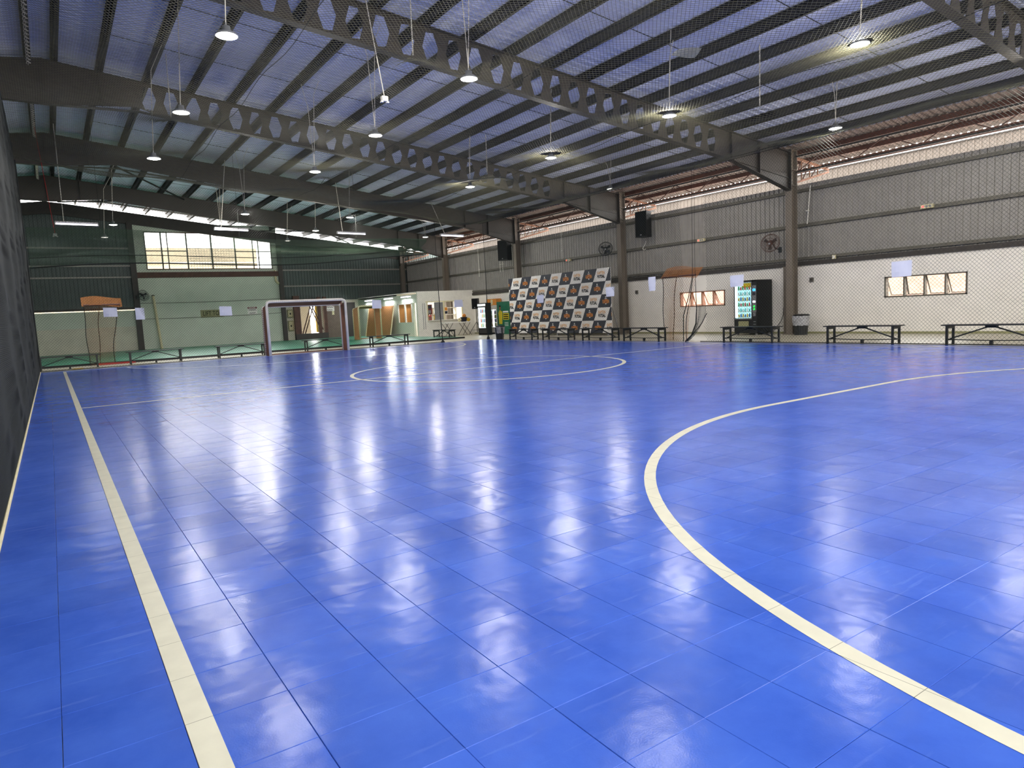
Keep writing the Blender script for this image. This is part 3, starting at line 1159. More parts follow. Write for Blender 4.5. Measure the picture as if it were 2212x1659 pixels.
def rnet(u, v):
    w = 0.05 * math.sin(u * 0.9 + v) * min(1, v) * min(1, max(0, 5.1 - v))
    return (XN + w, u, v)


t = thing('side_net', 'dark diamond net along the right side of the court, up to the open slit', 'net')
net_mesh('netting', rnet, (-1.0, 13.9), (0.01, 5.12), 0.085, 0.0027, M['net'], t, keep=lambda u, v: u < 13.9 - 0.25 * math.exp(-v) and not (v < 0.8 and u > 14.35 - 0.6 * v))
pts = [(XN, 14.38, 0.01), (XN + 0.02, 14.15, 0.2), (XN + 0.03, 13.98, 0.55), (XN, 13.92, 1.0), (XN, 13.95, 2.2), (XN, 13.92, 5.1)]
MB().tube(pts, [0.022, 0.022, 0.02, 0.014, 0.005, 0.004], 6).build('edge_rope', M['darkrope'], t)
MB().tube([(XN, -1, 5.12), (XN, 13.9, 5.1)], 0.012, 6).build('head_rope', M['darkrope'], t)
MB().tube([(XN + 0.01, 13.55, 0.85), (XN + 0.02, 13.75, 0.55), (XN + 0.02, 14.1, 0.22)], 0.012, 5).build('fold_rope', M['darkrope'], t)
MB().tube([(XN, -1, 0.02), (XN, 13.8, 0.02)], 0.012, 6).build('foot_rope', M['darkrope'], t)
net_mesh('gathered_fold', lambda u, v: (XN + 0.03 + 0.02 * math.sin(u * 9), 14.38 - 0.46 * (1 - math.exp(-v * 3)) - 0.35 * (u) * min(1, v + 0.15), v), (0, 1.0), (0.01, 1.1), 0.1, 0.003, M['net'], t, step=0.15)

t = thing('side_net', 'dark diamond net along the right side of the court, from the slit to the corner', 'net')
net_mesh('netting', rnet, (14.45, 25.7), (0.01, 5.12), 0.085, 0.0027, M['net'], t)
MB().tube([(XN, 14.45, 0.01), (XN, 14.43, 0.8), (XN, 14.2, 1.4), (XN, 14.05, 2.0), (XN, 14.0, 5.1)], [0.014, 0.014, 0.012, 0.008, 0.004], 6).build('edge_rope', M['darkrope'], t)
MB().tube([(XN, 14.0, 5.12), (XN, 25.75, 5.12)], 0.012, 6).build('head_rope', M['darkrope'], t)
MB().tube([(XN, 25.72, 0.0), (XN, 25.66, 2.5), (XN, 25.7, 5.12)], [0.022, 0.016, 0.01], 6).build('corner_rope', M['darkrope'], t)
MB().lathe([(0.001, 0), (0.07, 0), (0.06, 0.1), (0.02, 0.16), (0.001, 0.16)], (XN, 25.72, -0.01), 10).build('weight', M['blackplastic'], t)


def fnet(u, v):
    return (u, YN + 0.06 * math.sin(u * 1.3 + v * 0.8) * min(1, v), v)


t = thing('end_net', 'dark diamond net closing the far end of the court behind the goal', 'net')
net_mesh('netting', fnet, (-0.37, 13.9), (0.01, 6.3), 0.085, 0.0027, M['net'], t, keep=lambda u, v: v < roofz(u))
MB().tube([(13.95, YN, 0.02), (13.9, YN, 1.2), (13.88, YN, 2.5), (13.88, YN, 5.2)], [0.022, 0.02, 0.014, 0.01], 6).build('edge_rope', M['darkrope'], t)
MB().lathe([(0.001, 0), (0.09, 0), (0.07, 0.06), (0.02, 0.12), (0.001, 0.12)], (13.95, YN, -0.01), 10).build('weight', M['blackplastic'], t)
MB().tube([(-0.37, YN, 0.015), (13.95, YN, 0.015)], 0.012, 6).build('foot_rope', M['darkrope'], t)
t = thing('rolled_net', 'thick dark green net bunched in folds high along the far end', 'net')


def bnet(u, v):
    return (u, YN + 0.52 - 0.26 * math.cos(v * 6 + 0.4 * u), 3.25 + 0.03 * u + 0.10 * math.sin(u * 0.55 + 0.4) + v * (0.95 - 0.035 * u))


net_mesh('netting', bnet, (-0.3, 13.6), (0.0, 1.35), 0.035, 0.0042, M['netgreen'], t, step=0.12)
MB().tube([bnet(-0.3 + 0.25 * q, 0) for q in range(56)], 0.02, 6).build('hem_rope', M['darkrope'], t)
for xh in (1.76, 6.14, 10.52):
    ph = bnet(xh, 1.3)
    MB().tube([ph, (xh, ph[1], ztop(xh) + 0.02)], 0.006, 5).build('hanger_rope', M['darkrope'], t)
MB().tube([bnet(-0.3 + 0.25 * q, 0.35) for q in range(56)], 0.014, 6).build('fold_rope', M['darkrope'], t)


def lnet(u, v):
    return (-0.37 + 0.012 * math.sin(u * 2.1 + 1.7 * math.sin(v * 1.1)) * min(1, 2 * v) + 0.006 * math.sin(v * 5 + u * 1.3) * min(1, 2 * v), u, v)


t = thing('side_net', 'dense dark green net wall beside the camera along the left touchline', 'net')
net_mesh('netting', lnet, (0.6, YN), (0.015, 6.5), 0.034, 0.0026, M['netleft'], t, step=0.22)
MB().tube([(-0.36, 0.6 + 0.5 * q, 0.012) for q in range(52)], 0.011, 6).build('foot_rope', M['cream'], t)
MB().tube([(-0.37, YN - 0.02, 0), (-0.37, YN - 0.02, 6.5)], 0.035, 8).build('corner_post', M['darkrope'], t)

# ---- ropes and hanging plugs
t = thing('ridge_rope', 'white twisted rope lacing along the roof ridge at the upper left', 'rope')
pts = []
for q in range(0, 700):
    y = 6 + q * 0.05
    pts.append((0.22 + 0.03 * math.cos(q * 1.3), y, 7.93 + 0.03 * math.sin(q * 1.3)))
MB().tube(pts, 0.010, 5).build('strand', M['rope'], t)
pts2 = [(x + 0.03, y, z - 0.02) for x, y, z in pts[::-1]]
MB().tube(pts2, 0.008, 5).build('strand', M['rope'], t)


def hang(lab, x, y, z, mat, zt, dx=0.0, dy=0.0):
    t = thing('hanging_socket', lab, 'socket', (x, y, z))
    MB().tube(curve_pts((0, 0, 0.05), (dx, dy, zt - z), 0, 4), 0.009, 5).build('cord', mat, t)
    mb = MB().box(-0.055, -0.04, -0.035, 0.055, 0.04, 0.05)
    for s in (-1, 1):
        mb.box(s * 0.055 - 0.02, -0.03, -0.06, s * 0.055 + 0.02, 0.03, -0.035)
    mb.build('socket_box', M['white'], t)


hang('white socket box on a long cord hanging below the nearest castellated beam', 5.35, 11.65, 5.05, M['rope'], 7.55, -0.30, 0.1)
hang('white socket box on a red cord at the far left beside the batten light', 0.47, 27.35, 4.42, M['red'], 8.09, -0.23, 0.2)

# ================================================================== GOALS
def make_goal(lab, x0, x1, y, dep, h, hr, z0, m1, m2, r, laced):
    """front frame, a lower rear frame and tarpaulin panels stretched between the two."""
    t = thing('goal', lab, 'goal', ((x0 + x1) / 2, y, z0))
    w = (x1 - x0) / 2

    def loop(yy, hh, k):
        return [(-w, yy, 0), (-w, yy, hh - k), (-w + 0.3 * k, yy, hh - 0.3 * k), (-w + k, yy, hh), (w - k, yy, hh), (w - 0.3 * k, yy, hh - 0.3 * k), (w, yy, hh - k), (w, yy, 0)]
    MB().tube(loop(0, h, 0.12), r, 12).build('front_frame', m1, t, smooth=True)
    MB().tube(loop(dep, hr, 0.1), r * 0.85, 10).build('rear_frame', m1, t, smooth=True)
    for sx in (-1, 1):
        MB().prism([(0.0, 0.0), (dep, 0.0), (dep, hr - 0.05), (0.0, h - 0.08)], 'x', sx * w - 0.006, sx * w + 0.006).build('side_panel', m2, t)
    MB().prism([(0.0, h - 0.02), (0.0, h + 0.0), (dep, hr + 0.0), (dep, hr - 0.02)], 'x', -w + 0.07, w - 0.07).build('top_panel', m2, t)
    if laced:
        mb = MB()
        q = 0
        while q * 0.075 < 2 * w - 0.25:
            x = -w + 0.12 + q * 0.075
            mb.bar((x, -r * 0.7 - 0.012, h - r * 0.2), (x + 0.03, 0.0, h + r + 0.006), 0.02, 0.012)
            q += 1
        q = 0
        while q * 0.075 < h - 0.25:
            mb.bar((-w, dep - r - 0.02, 0.05 + q * 0.073), (-w - r - 0.01, dep, 0.08 + q * 0.073), 0.02, 0.012)
            q += 1
        mb.build('lacing', m2, t)['kind'] = 'stuff'
    MB().bar((-w, dep, 0.03), (w, dep, 0.03), 0.04, 0.04).build('ground_bar', m2, t)
    return t


make_goal('white and red-brown futsal goal standing at the far end of the blue court', 6.54, 9.48, 25.42, 0.56, 1.95, 1.79, 0, M['white'], M['redbrown'], 0.05, True)
make_goal('small cream goal with an orange-brown crossbar on the green floor by the kiosk', 13.75, 15.0, 35.0, 0.8, 1.78, 1.68, 0.06, M['cream'], M['ply'], 0.04, False)

# ================================================================== BENCHES
def make_bench():
    t = thing('bench', 'x', 'bench')
    L, D, H = 0.8, 0.15, 0.445
    MB().box(-0.92, -0.17, H - 0.025, 0.92, 0.17, H).build('seat', M['black'], t)
    for sx in (-1, 1):
        for sy in (-1, 1):
            MB().box(sx * L - 0.022, sy * D - 0.022, 0, sx * L + 0.022, sy * D + 0.022, H - 0.025).build('leg', M['black'], t)
        MB().box(sx * L - 0.03, -D, H - 0.085, sx * L + 0.03, D, H - 0.025).build('top_rail', M['black'], t)
        MB().box(sx * L - 0.018, -D, 0.10, sx * L + 0.018, D, 0.135).build('end_rung', M['black'], t)
        MB().bar((sx * L, 0, 0.13), (sx * 0.06, 0, H - 0.055), 0.03, 0.028).build('brace', M['black'], t)
    MB().tube(curve_pts((-L, 0, 0.118), (L, 0, 0.118), 0.018, 6), 0.012, 6).build('stretcher', M['black'], t)
    MB().box(-0.11, -0.04, H - 0.075, 0.11, 0.04, H - 0.025).build('gusset', M['black'], t)
    MB().box(-0.03, -0.03, 0, 0.03, 0.03, 0.11).build('centre_foot', M['black'], t)
    return t


B = [(0.45, 27.35, 0, 'black steel bench at the far left beside the dark net wall'), (3.05, 27.35, 0, 'second black bench from the left along the far end'),
     (5.93, 27.2, 0, 'black bench just left of the white and red goal'), (9.28, 27.45, 0, 'black bench seen through the mouth of the far goal'),
     (11.92, 27.1, 0, 'black bench between the far goal and the kiosk'), (16.25, 30.2, 1, 'black bench turned end-on in front of the white kiosk'),
     (16.32, 23.4, 1, 'leftmost of the three black benches before the checkered backdrop'), (16.32, 21.05, 1, 'middle of the three black benches before the checkered backdrop'),
     (16.32, 18.6, 1, 'rightmost of the three black benches before the checkered backdrop'), (16.30, 16.4, 1, 'black bench beside the hanging orange net on the right'),
     (16.32, 12.25, 1, 'black bench in front of the vending machine'), (16.32, 9.05, 1, 'black bench below the pink-lit right-hand window'), (16.34, 6.3, 1, 'black bench cut by the right edge of the photo')]
b0 = make_bench()
for k, (x, y, o_, lab) in enumerate(B):
    rz = math.pi / 2 if o_ else 0
    g_ = 'black benches around the court'
    if k == 0:
        b0.location = (x, y, -0.012)
        b0['label'] = lab
        b0['group'] = g_
    else:
        dup(b0, (x, y, -0.012), rz, lab, g_)

# ================================================================== PAPERS ON THE NETS
def paper(lab, o, u, v, w, h, curl=0.02, mat='paper'):
    o, u, v = Vector(o), Vector(u).normalized(), Vector(v).normalized()
    nrm = u.cross(v)
    mb = MB()
    n = 5
    for i in range(n):
        for j in range(3):
            def P(a, b):
                return o + u * (a - 0.5) * w + v * (b - 0.5) * h + nrm * curl * math.sin(a * 3 + b * 2)
            a0, a1_, b0_, b1 = i / n, (i + 1) / n, j / 3, (j + 1) / 3
            mb.face([P(a0, b0_), P(a1_, b0_), P(a1_, b1), P(a0, b1)])
    ob_ = mb.build('paper_sheet', M[mat])
    return tag(ob_, lab, 'paper', 'paper sheets tied to the nets')


UZ = (0, 0, 1)
for x0, x1, z0, z1, lab in ((1.51, 1.91, 1.65, 1.95, 'white paper sheet on the far net in front of the left orange net'), (2.43, 2.70, 1.52, 1.91, 'upright white paper sheet on the far net by the dark post'),
                            (5.06, 5.48, 1.53, 1.86, 'white paper sheet on the far net right of the words LIFT TO'), (10.81, 11.22, 1.56, 1.90, 'white paper sheet on the far net above the small cream goal')):
    paper(lab, ((x0 + x1) / 2, YN - 0.06, (z0 + z1) / 2), (1, 0, -0.03), UZ, x1 - x0, z1 - z0)
paper('white paper sheet on the net in front of the kiosk counter', (14.8, YN - 0.05, 1.63), (1, 0, 0), UZ, 0.44, 0.31)
for ya, yb, z0, z1, lab in ((21.84, 21.44, 1.45, 1.76, 'white paper sheet hanging in front of the checkered backdrop'), (17.82, 17.42, 1.52, 1.84, 'white paper sheet on the side net at the right edge of the backdrop'),
                            (15.79, 15.51, 1.61, 2.05, 'upright pale blue paper sheet on the side net left of the orange net'), (12.63, 12.2, 1.56, 1.88, 'white paper sheet on the side net at the corner of the vending machine'),
                            (8.18, 7.75, 1.53, 1.88, 'pale blue paper sheet on the side net above the right-hand window')):
    paper(lab, (XN - 0.06, (ya + yb) / 2, (z0 + z1) / 2), (0, -1, 0.02), UZ, ya - yb, z1 - z0)
zp = sag(9.5, 8.3)
paper('cream card lying on the roof net at the top right', (9.62, 8.47, zp + 0.03), (0.83, -0.56, 0), (0.5, 0.85, 0.02), 0.42, 0.36, 0.03, 'cream')
paper('small white scrap lying on the roof net beside the cream card', (10.15, 7.9, sag(10.15, 7.9) + 0.02), (0.83, -0.56, 0), (0.5, 0.85, 0.02), 0.09, 0.09, 0.01, 'white')

# ================================================================== ORANGE NETS
def hanging_net(lab, xc, y, w, h, axis, bar):
    t = thing('folded_goal_net', lab, 'net', (xc, y, 0), axis)

    def top(u, v):
        return (-w / 2 - 0.05 + u * (w + 0.12), 0.25 - 0.3 * v + 0.03 * math.sin(u * 14), h - 0.02 - 0.32 * v + 0.05 * math.sin(u * 5))
    net_mesh('top_netting', lambda u, v: top(u, v), (0, 1), (0, 1), 0.05, 0.0032, M['netorange'], t, step=0.12)

    def body(u, v):
        s = 1 - 0.28 * math.sin(v * math.pi * 0.5)
        return (-w / 2 + u * w * s, 0.06 * math.sin(u * 8 + v), (h - 0.32) * (1 - v))
    net_mesh('hanging_netting', lambda u, v: body(u, v), (0, 1), (0, 1), 0.06, 0.0034, M['netorange'], t, step=0.1)
    for u in (0.0, 0.42, 0.95):
        MB().tube([(-w / 2 + u * w * (1 - 0.28 * math.sin(v * math.pi * 0.5)) + 0.02 * math.sin(v * 9 + u * 5), 0, (h - 0.32) * (1 - v)) for v in [q / 10 for q in range(11)]], 0.012, 5).build('hem_rope', M['darkrope'], t)
    MB().tube([(-w / 2, 0, h - 0.3), (w / 2, 0, h - 0.3)], 0.03, 8).build('top_bar', M['rust'], t)
    if bar:
        MB().bar((-w / 2 + 0.25, 0.0, 0.03), (w / 2 + 0.3, 0, 0.03), 0.08, 0.06).build('ground_bar', M['red'], t)
    return t


hanging_net('orange net hanging folded on the far left with a red bar at its foot', 1.62, 28.3, 1.12, 2.42, 0, True)
hanging_net('orange net hanging folded on the right between two benches', 16.5, 15.02, 1.35, 2.32, -math.pi / 2, False)

# ================================================================== CHECKERED BACKDROP
XB = 19.0
t = thing('backdrop', 'large checkered navy and white sponsor backdrop printed FUTSAL leaning before the side wall', 'backdrop', (XB, 0, 0))
YB0, YB1, ZB0, ZB1 = 20.92, 28.34, 0.10, 2.76
MB().box(0.012, YB0, ZB0, 0.03, YB1, ZB1).build('sheet', M['banner'], t)
PIT, RH, SH = 0.775, 0.535, 0.268
sq_v = MB()
txt = MB()
emb = MB()


def clip(poly, a0, a1, b0, b1):
    def cl(p, f, val, ge):
        out = []
        for i in range(len(p)):
            q, r = p[i - 1], p[i]
            iq = (q[f] >= val) if ge else (q[f] <= val)
            ir = (r[f] >= val) if ge else (r[f] <= val)
            if iq != ir:
                k = (val - q[f]) / (r[f] - q[f])
                out.append((q[0] + (r[0] - q[0]) * k, q[1] + (r[1] - q[1]) * k))
            if ir:
                out.append(r)
        return out
    for f, val, ge in ((0, a0, True), (0, a1, False), (1, b0, True), (1, b1, False)):
        poly = cl(poly, f, val, ge)
        if len(poly) < 3:
            return []
    return poly


def put_clipped(mb, s, cy, cz, w, h, mi, bold):
    v, f = text_polys(s, bold)
    xs = [p[0] for p in v]
    ys = [p[1] for p in v]
    cx_, cy_ = (min(xs) + max(xs)) / 2, (min(ys) + max(ys)) / 2
    sx, sy = w / (max(xs) - min(xs)), h / (max(ys) - min(ys))
    for q in f:
        poly = [(cy - (v[i][0] - cx_) * sx, cz + (v[i][1] - cy_) * sy) for i in q]
        if len(poly) <= 4:
            poly = clip(poly, YB0, YB1, ZB0, ZB1)
            if len(poly) < 3:
                continue
        elif not all(YB0 <= a <= YB1 and ZB0 <= b <= ZB1 for a, b in poly):
            continue
        mb.face([(0.004, a, b) for a, b in poly], mi)


for r in range(5):
    zt = ZB1 - r * RH
    zb = zt - RH
    for c in range(-4, 14):
        yt = 27.94 - c * PIT + r * SH          # left (far) edge at the top of the row
        yb_ = yt + SH
        dark = (c + r) % 2 == 1
        cy, cz = (yt + yb_) / 2 - PIT / 2, (zt + zb) / 2
        if dark:
            poly = clip([(yt, zt), (yb_, zb), (yb_ - PIT, zb), (yt - PIT, zt)], YB0, YB1, ZB0, ZB1)
            if len(poly) >= 3:
                sq_v.prism(poly, 'x', 0.007, 0.0115)
                pan = MB().prism(poly, 'x', 0.007, 0.0115).build('printed_square', M['navy'], t)
                def E(pts, mi):
                    p = clip(pts, YB0, YB1, ZB0, ZB1)
                    if len(p) >= 3:
                        emb.face([(0.005 - 0.0006 * mi, a, b) for a, b in p], mi)
                E([(cy - 0.13, cz - 0.11), (cy + 0.13, cz - 0.11), (cy + 0.15, cz + 0.02), (cy + 0.06, cz + 0.09), (cy - 0.06, cz + 0.09), (cy - 0.15, cz + 0.02)], 0)
                E([(cy + 0.035 * math.cos(k), cz + 0.155 + 0.032 * math.sin(k)) for k in [q * 0.785 for q in range(8)]], 1)
                E([(cy - 0.085, cz + 0.072), (cy + 0.085, cz + 0.072), (cy + 0.05, cz + 0.10), (cy - 0.05, cz + 0.10)], 1)
                E([(cy + 0.04 * math.cos(k), cz - 0.125 + 0.028 * math.sin(k)) for k in [q * 0.785 for q in range(8)]], 1)
                put_clipped(txt, 'KAPTEN', cy, cz - 0.03, 0.40, 0.15, 0, 0.035)
        else:
            put_clipped(txt, 'KAPTEN', cy, cz + 0.08, 0.44, 0.125, 1, 0.025)
            put_clipped(txt, 'FUTSAL', cy, cz - 0.065, 0.44, 0.135, 2, 0.035)
txt.build('lettering', [M['orange'], M['palorange'], M['ink']], t)
emb.build('emblem', [M['darkred'], M['white']], t)
for y in (YB0 + 0.3, (YB0 + YB1) / 2, YB1 - 0.3):
    MB().bar((0.05, y, -0.012), (0.05, y, ZB1), 0.04, 0.04).build('post', M['alu'], t)
    MB().bar((0.05, y, 1.9), (0.7, y, -0.01), 0.03, 0.03).build('strut', M['alu'], t)
MB().box(0.03, YB0, ZB0, 0.06, YB1, ZB0 + 0.03).build('foot_rail', M['rust'], t)
MB().box(0.03, YB0, ZB1 - 0.03, 0.06, YB1, ZB1).build('head_rail', M['alu'], t)

# ================================================================== VENDING MACHINE
t = thing('vending_machine', 'black vending machine with a lit glass front against the white wall', 'vending machine', (19.62, 14.92, 0))
Wv, Dv, Hv = 0.92, 0.82, 1.83
mb = MB()
mb.box(0.05, -Wv / 2, 0.05, Dv, Wv / 2, Hv)                      # body behind the front
mb.box(0, -Wv / 2, 0.05, 0.05, Wv / 2, 0.52)
mb.box(0, -Wv / 2, 0.52, 0.05, -Wv / 2 + 0.2, Hv)
mb.box(0, -Wv / 2, Hv - 0.05, 0.05, Wv / 2, Hv)
mb.box(0, Wv / 2 - 0.03, 0.52, 0.05, Wv / 2, Hv)
mb.build('cabinet', M['blackplastic'], t)
ya, yb_ = -Wv / 2 + 0.22, Wv / 2 - 0.03
MB().box(0.02, ya, 0.55, 0.045, yb_, Hv - 0.06).build('lit_back', M['vendlit'], t)
mb = MB()
mb.box(-0.01, ya - 0.02, 0.52, 0.01, yb_, 0.56)
mb.box(-0.01, ya - 0.02, 0.52, 0.01, ya, Hv - 0.05)
mb.box(-0.01, ya - 0.02, Hv - 0.08, 0.01, yb_, Hv - 0.05)
mb.build('window_trim', M['alu'], t)
for q in range(6):
    z = 0.60 + q * 0.185
    sh = MB().box(-0.004, ya, z - 0.015, 0.02, yb_ - 0.13, z).build('shelf', M['white'], t)
    for p in range(6):
        y = yb_ - 0.17 - p * 0.085
        if y - 0.03 > ya:
            h = 0.12 if (q + p) % 3 else 0.10
            mb = MB()
            mb.lathe([(0.001, 0), (0.024, 0), (0.024, h * 0.75), (0.011, h * 0.9), (0.011, h), (0.001, h)], (0.0, y, z), 8)
            mb.build('bottle', PCOL[(q * 2 + p * 3) % 6], sh)
MB().box(-0.004, yb_ - 0.10, 0.58, 0.02, yb_ - 0.01, Hv - 0.1).build('light_column', M['fridgelit'], t)
MB().box(-0.006, ya, Hv - 0.24, 0.02, yb_ - 0.3, Hv - 0.09).build('menu_card', M['yellowprint'], t)
yp = -Wv / 2 + 0.10
MB().box(-0.012, yp - 0.075, 0.75, 0.0, yp + 0.075, 1.65).build('control_panel', M['greyplastic'], t)
MB().box(-0.016, yp - 0.055, 1.46, -0.012, yp + 0.055, 1.54).build('screen', M['screen'], t)
MB().box(-0.016, yp - 0.055, 1.32, -0.012, yp + 0.055, 1.42).build('card_reader', M['navy'], t)
MB().box(-0.016, yp - 0.05, 1.08, -0.012, yp + 0.05, 1.13).build('note_slot', M['tube'], t)
for z in (0.86, 0.95):
    mb = MB()
    mb.tube([(-0.012, yp, z), (-0.022, yp, z)], 0.035, 10)
    mb.build('button', M['greenlit'], t)
MB().box(-0.014, yp - 0.05, 0.62, 0.0, yp + 0.05, 0.74).build('coin_return', M['alu'], t)
mb = MB()
mb.box(-0.012, yp - 0.045, 0.34, 0.0, yp + 0.045, 0.36)
mb.box(-0.012, yp - 0.045, 0.43, 0.0, yp + 0.045, 0.45)
mb.build('change_cup', M['alu'], t)
MB().box(-0.012, -0.13, 0.28, 0.0, 0.28, 0.46).build('delivery_flap', M['khaki'], t)
for sx in (0.08, Dv - 0.08):
    for sy in (-1, 1):
        MB().box(sx - 0.03, sy * 0.38 - 0.03, -0.012, sx + 0.03, sy * 0.38 + 0.03, 0.05).build('foot', M['alu'], t)
t = thing('power_cable', 'black power cable and plugs on the wall right of the vending machine', 'cable', (XW, 14.05, 0))
MB().tube([(-0.03, -0.12, 1.12), (-0.06, -0.1, 0.92), (-0.05, -0.02, 0.86), (-0.04, 0.0, 0.6), (-0.05, 0.1, 0.38), (-0.08, 0.32, 0.10), (-0.1, 0.39, 0.03)], 0.010, 6).build('cord', M['ink'], t)
MB().ball((-0.03, -0.12, 1.16), 0.035).build('plug', M['ink'], t)
MB().box(-0.07, -0.16, 0.88, -0.01, -0.08, 1.02).build('adapter', M['ink'], t)
MB().box(-0.03, -0.02, 1.15, 0, 0.06, 1.23).build('outlet', M['white'], t)

# ================================================================== BINS
def make_bin(lab, x, y, r, h, square):
    t = thing('litter_bin', lab, 'bin', (x, y, -0.012))
    n = 4 if square else 22
    k = 1.25 if square else 1
    mb = MB()
    prof = [(0.001, 0), (r * 0.80 * k, 0), (r * 0.95 * k, h * 0.62), (r * k, h * 0.92), (r * 0.94 * k, h * 0.92), (r * 0.8 * k, h * 0.5), (0.001, h * 0.45)]
    if not square:
        b = len(mb.v)
        N = 44
        for rr, z in ((0.8, 0), (0.95, h * 0.6)):
            for q in range(N):
                an = 2 * math.pi * q / N
                w = rr * r * (1.0 if q % 2 else 1.03)
                mb.v.append((w * math.cos(an), w * math.sin(an), z))
        for q in range(N):
            c = (q + 1) % N
            mb.f.append((b + q, b + c, b + N + c, b + N + q))
            mb.mi.append(0)
    mb.lathe(prof, n=n)
    mb.build('bucket', M['bin'], t)
    mb = MB()
    N = 26
    b = len(mb.v)
    for rr, z in ((1.0, h * 0.48), (1.06, h * 0.7), (1.12, h * 0.93), (1.04, h * 0.97), (0.85, h * 0.90)):
        for q in range(N):
            an = 2 * math.pi * q / N + (math.pi / 4 if square else 0)
            sq = 1.0 / max(abs(math.cos(an)), abs(math.sin(an))) if square else 1.0
            sq = 0.5 * sq + 0.45 if square else 1
            w = rr * r * sq * (1 + 0.03 * math.sin(q * 2.7 + z * 20))
            mb.v.append((w * math.cos(an), w * math.sin(an), z + 0.012 * math.sin(q * 1.9)))
    for i in range(4):
        for q in range(N):
            c = (q + 1) % N
            mb.f.append((b + i * N + q, b + i * N + c, b + (i + 1) * N + c, b + (i + 1) * N + q))
            mb.mi.append(0)
    mb.build('liner', M['bag'], t)
    mb = MB()
    mb.lathe([(0.001, 0.0), (r * 1.08, 0.0), (r * 1.12, 0.02), (r * 0.9, 0.05), (0.001, 0.06)], (0.02, 0, h * 0.97), n=18)
    mb.build('rim_bag', M['blackplastic'], t)


make_bin('round black ribbed bin with a clear liner beside the large column', 19.85, 13.0, 0.235, 0.62, False)
make_bin('square black bin with a draped liner at the corner of the court near the fridges', 16.28, 25.15, 0.19, 0.56, True)

# ================================================================== FANS
def make_fan(lab, x, y, z, ax, tilt, mount):
    """ax: direction the fan faces (angle about z)."""
    t = thing('wall_fan', lab, 'fan', (x, y, z), ax)
    R = 0.30
    cy, sy = math.cos(tilt), math.sin(tilt)

    def P(a, rad, d):
        # local: faces +x, tilted down
        yy, zz = rad * math.cos(a), rad * math.sin(a)
        return (d * cy - zz * sy * -1 * -1, yy, zz * cy - d * sy)
    mb = MB()
    for rad, d in ((R, 0.0), (R * 0.92, 0.07), (R * 0.92, -0.07), (R * 0.6, 0.09), (R * 0.3, 0.1)):
        mb.tube([P(2 * math.pi * k / 28, rad, d) for k in range(29)], 0.006, 5, cap=False)
    for k in range(30):
        a = 2 * math.pi * k / 30
        mb.tube([P(a, 0.04, 0.10), P(a, R * 0.6, 0.09), P(a, R * 0.92, 0.07), P(a, R, 0.0)], 0.003, 4)
        mb.tube([P(a, 0.06, -0.09), P(a, R * 0.92, -0.07), P(a, R, 0.0)], 0.003, 4)
    mb.build('guard', M['rust' if 'rust' in lab else 'black'], t)
    for q in range(3):
        a = q * 2.094
        mb = MB()
        mb.face([P(a, 0.04, 0.02), P(a + 0.25, R * 0.75, 0.03), P(a + 0.75, R * 0.80, -0.02), P(a + 0.9, R * 0.45, -0.02), P(a + 0.8, 0.05, -0.02)])
        mb.build('blade', M['dark_steel' if 'rust' in lab else 'black'], t)
    MB().ball(P(0, 0, 0.1), 0.035).build('hub', M['alu'], t)
    MB().tube([P(0, 0, 0.0), P(0, 0, -0.2)], 0.065, 12).build('motor', M['rust' if 'rust' in lab else 'black'], t)
    m = Vector(mount)
    MB().tube([P(0, 0, -0.15), tuple(Vector(P(0, 0, -0.15)).lerp(m, 0.5) + Vector((0, 0, -0.08))), tuple(m)], 0.018, 6).build('arm', M['black'], t)
    MB().box(m.x - 0.03, m.y - 0.05, m.z - 0.09, m.x + 0.03, m.y + 0.05, m.z + 0.09).build('wall_bracket', M['black'], t)


make_fan('black wall fan on the column right of the backdrop', 19.72, 21.95, 3.60, math.pi + 0.75, 0.25, (-0.35, 0.1, -0.12))
make_fan('rusty wall fan on the large right column above the bin', 19.75, 14.02, 2.98, math.pi + 0.35, 0.2, (-0.4, 0.2, -0.22))
make_fan('black wall fan high on the dark post at the left of the mint wall', 4.42, 42.3, 3.02, -math.pi / 2 + 0.35, 0.2, (-0.42, -0.12, -0.06))

# ================================================================== SPEAKERS
def make_speaker(lab, x, y, z, rz, w, d, h):
    t = thing('loudspeaker', lab, 'speaker', (x, y, z), rz)
    MB().prism([(-d / 2, -w / 2), (-d / 2, w / 2), (d / 2, w * 0.36), (d / 2, -w * 0.36)], 'z', 0, h).build('cabinet', M['blackplastic'], t)
    mb = MB()
    mb.box(-d / 2 - 0.012, -w / 2 + 0.02, 0.03, -d / 2, w / 2 - 0.02, h - 0.03)
    mb.build('grille', M['ink'], t)
    MB().box(-d / 2 - 0.016, -0.035, 0.07, -d / 2 - 0.012, 0.035, 0.10).build('badge', M['alu'], t)
    return t


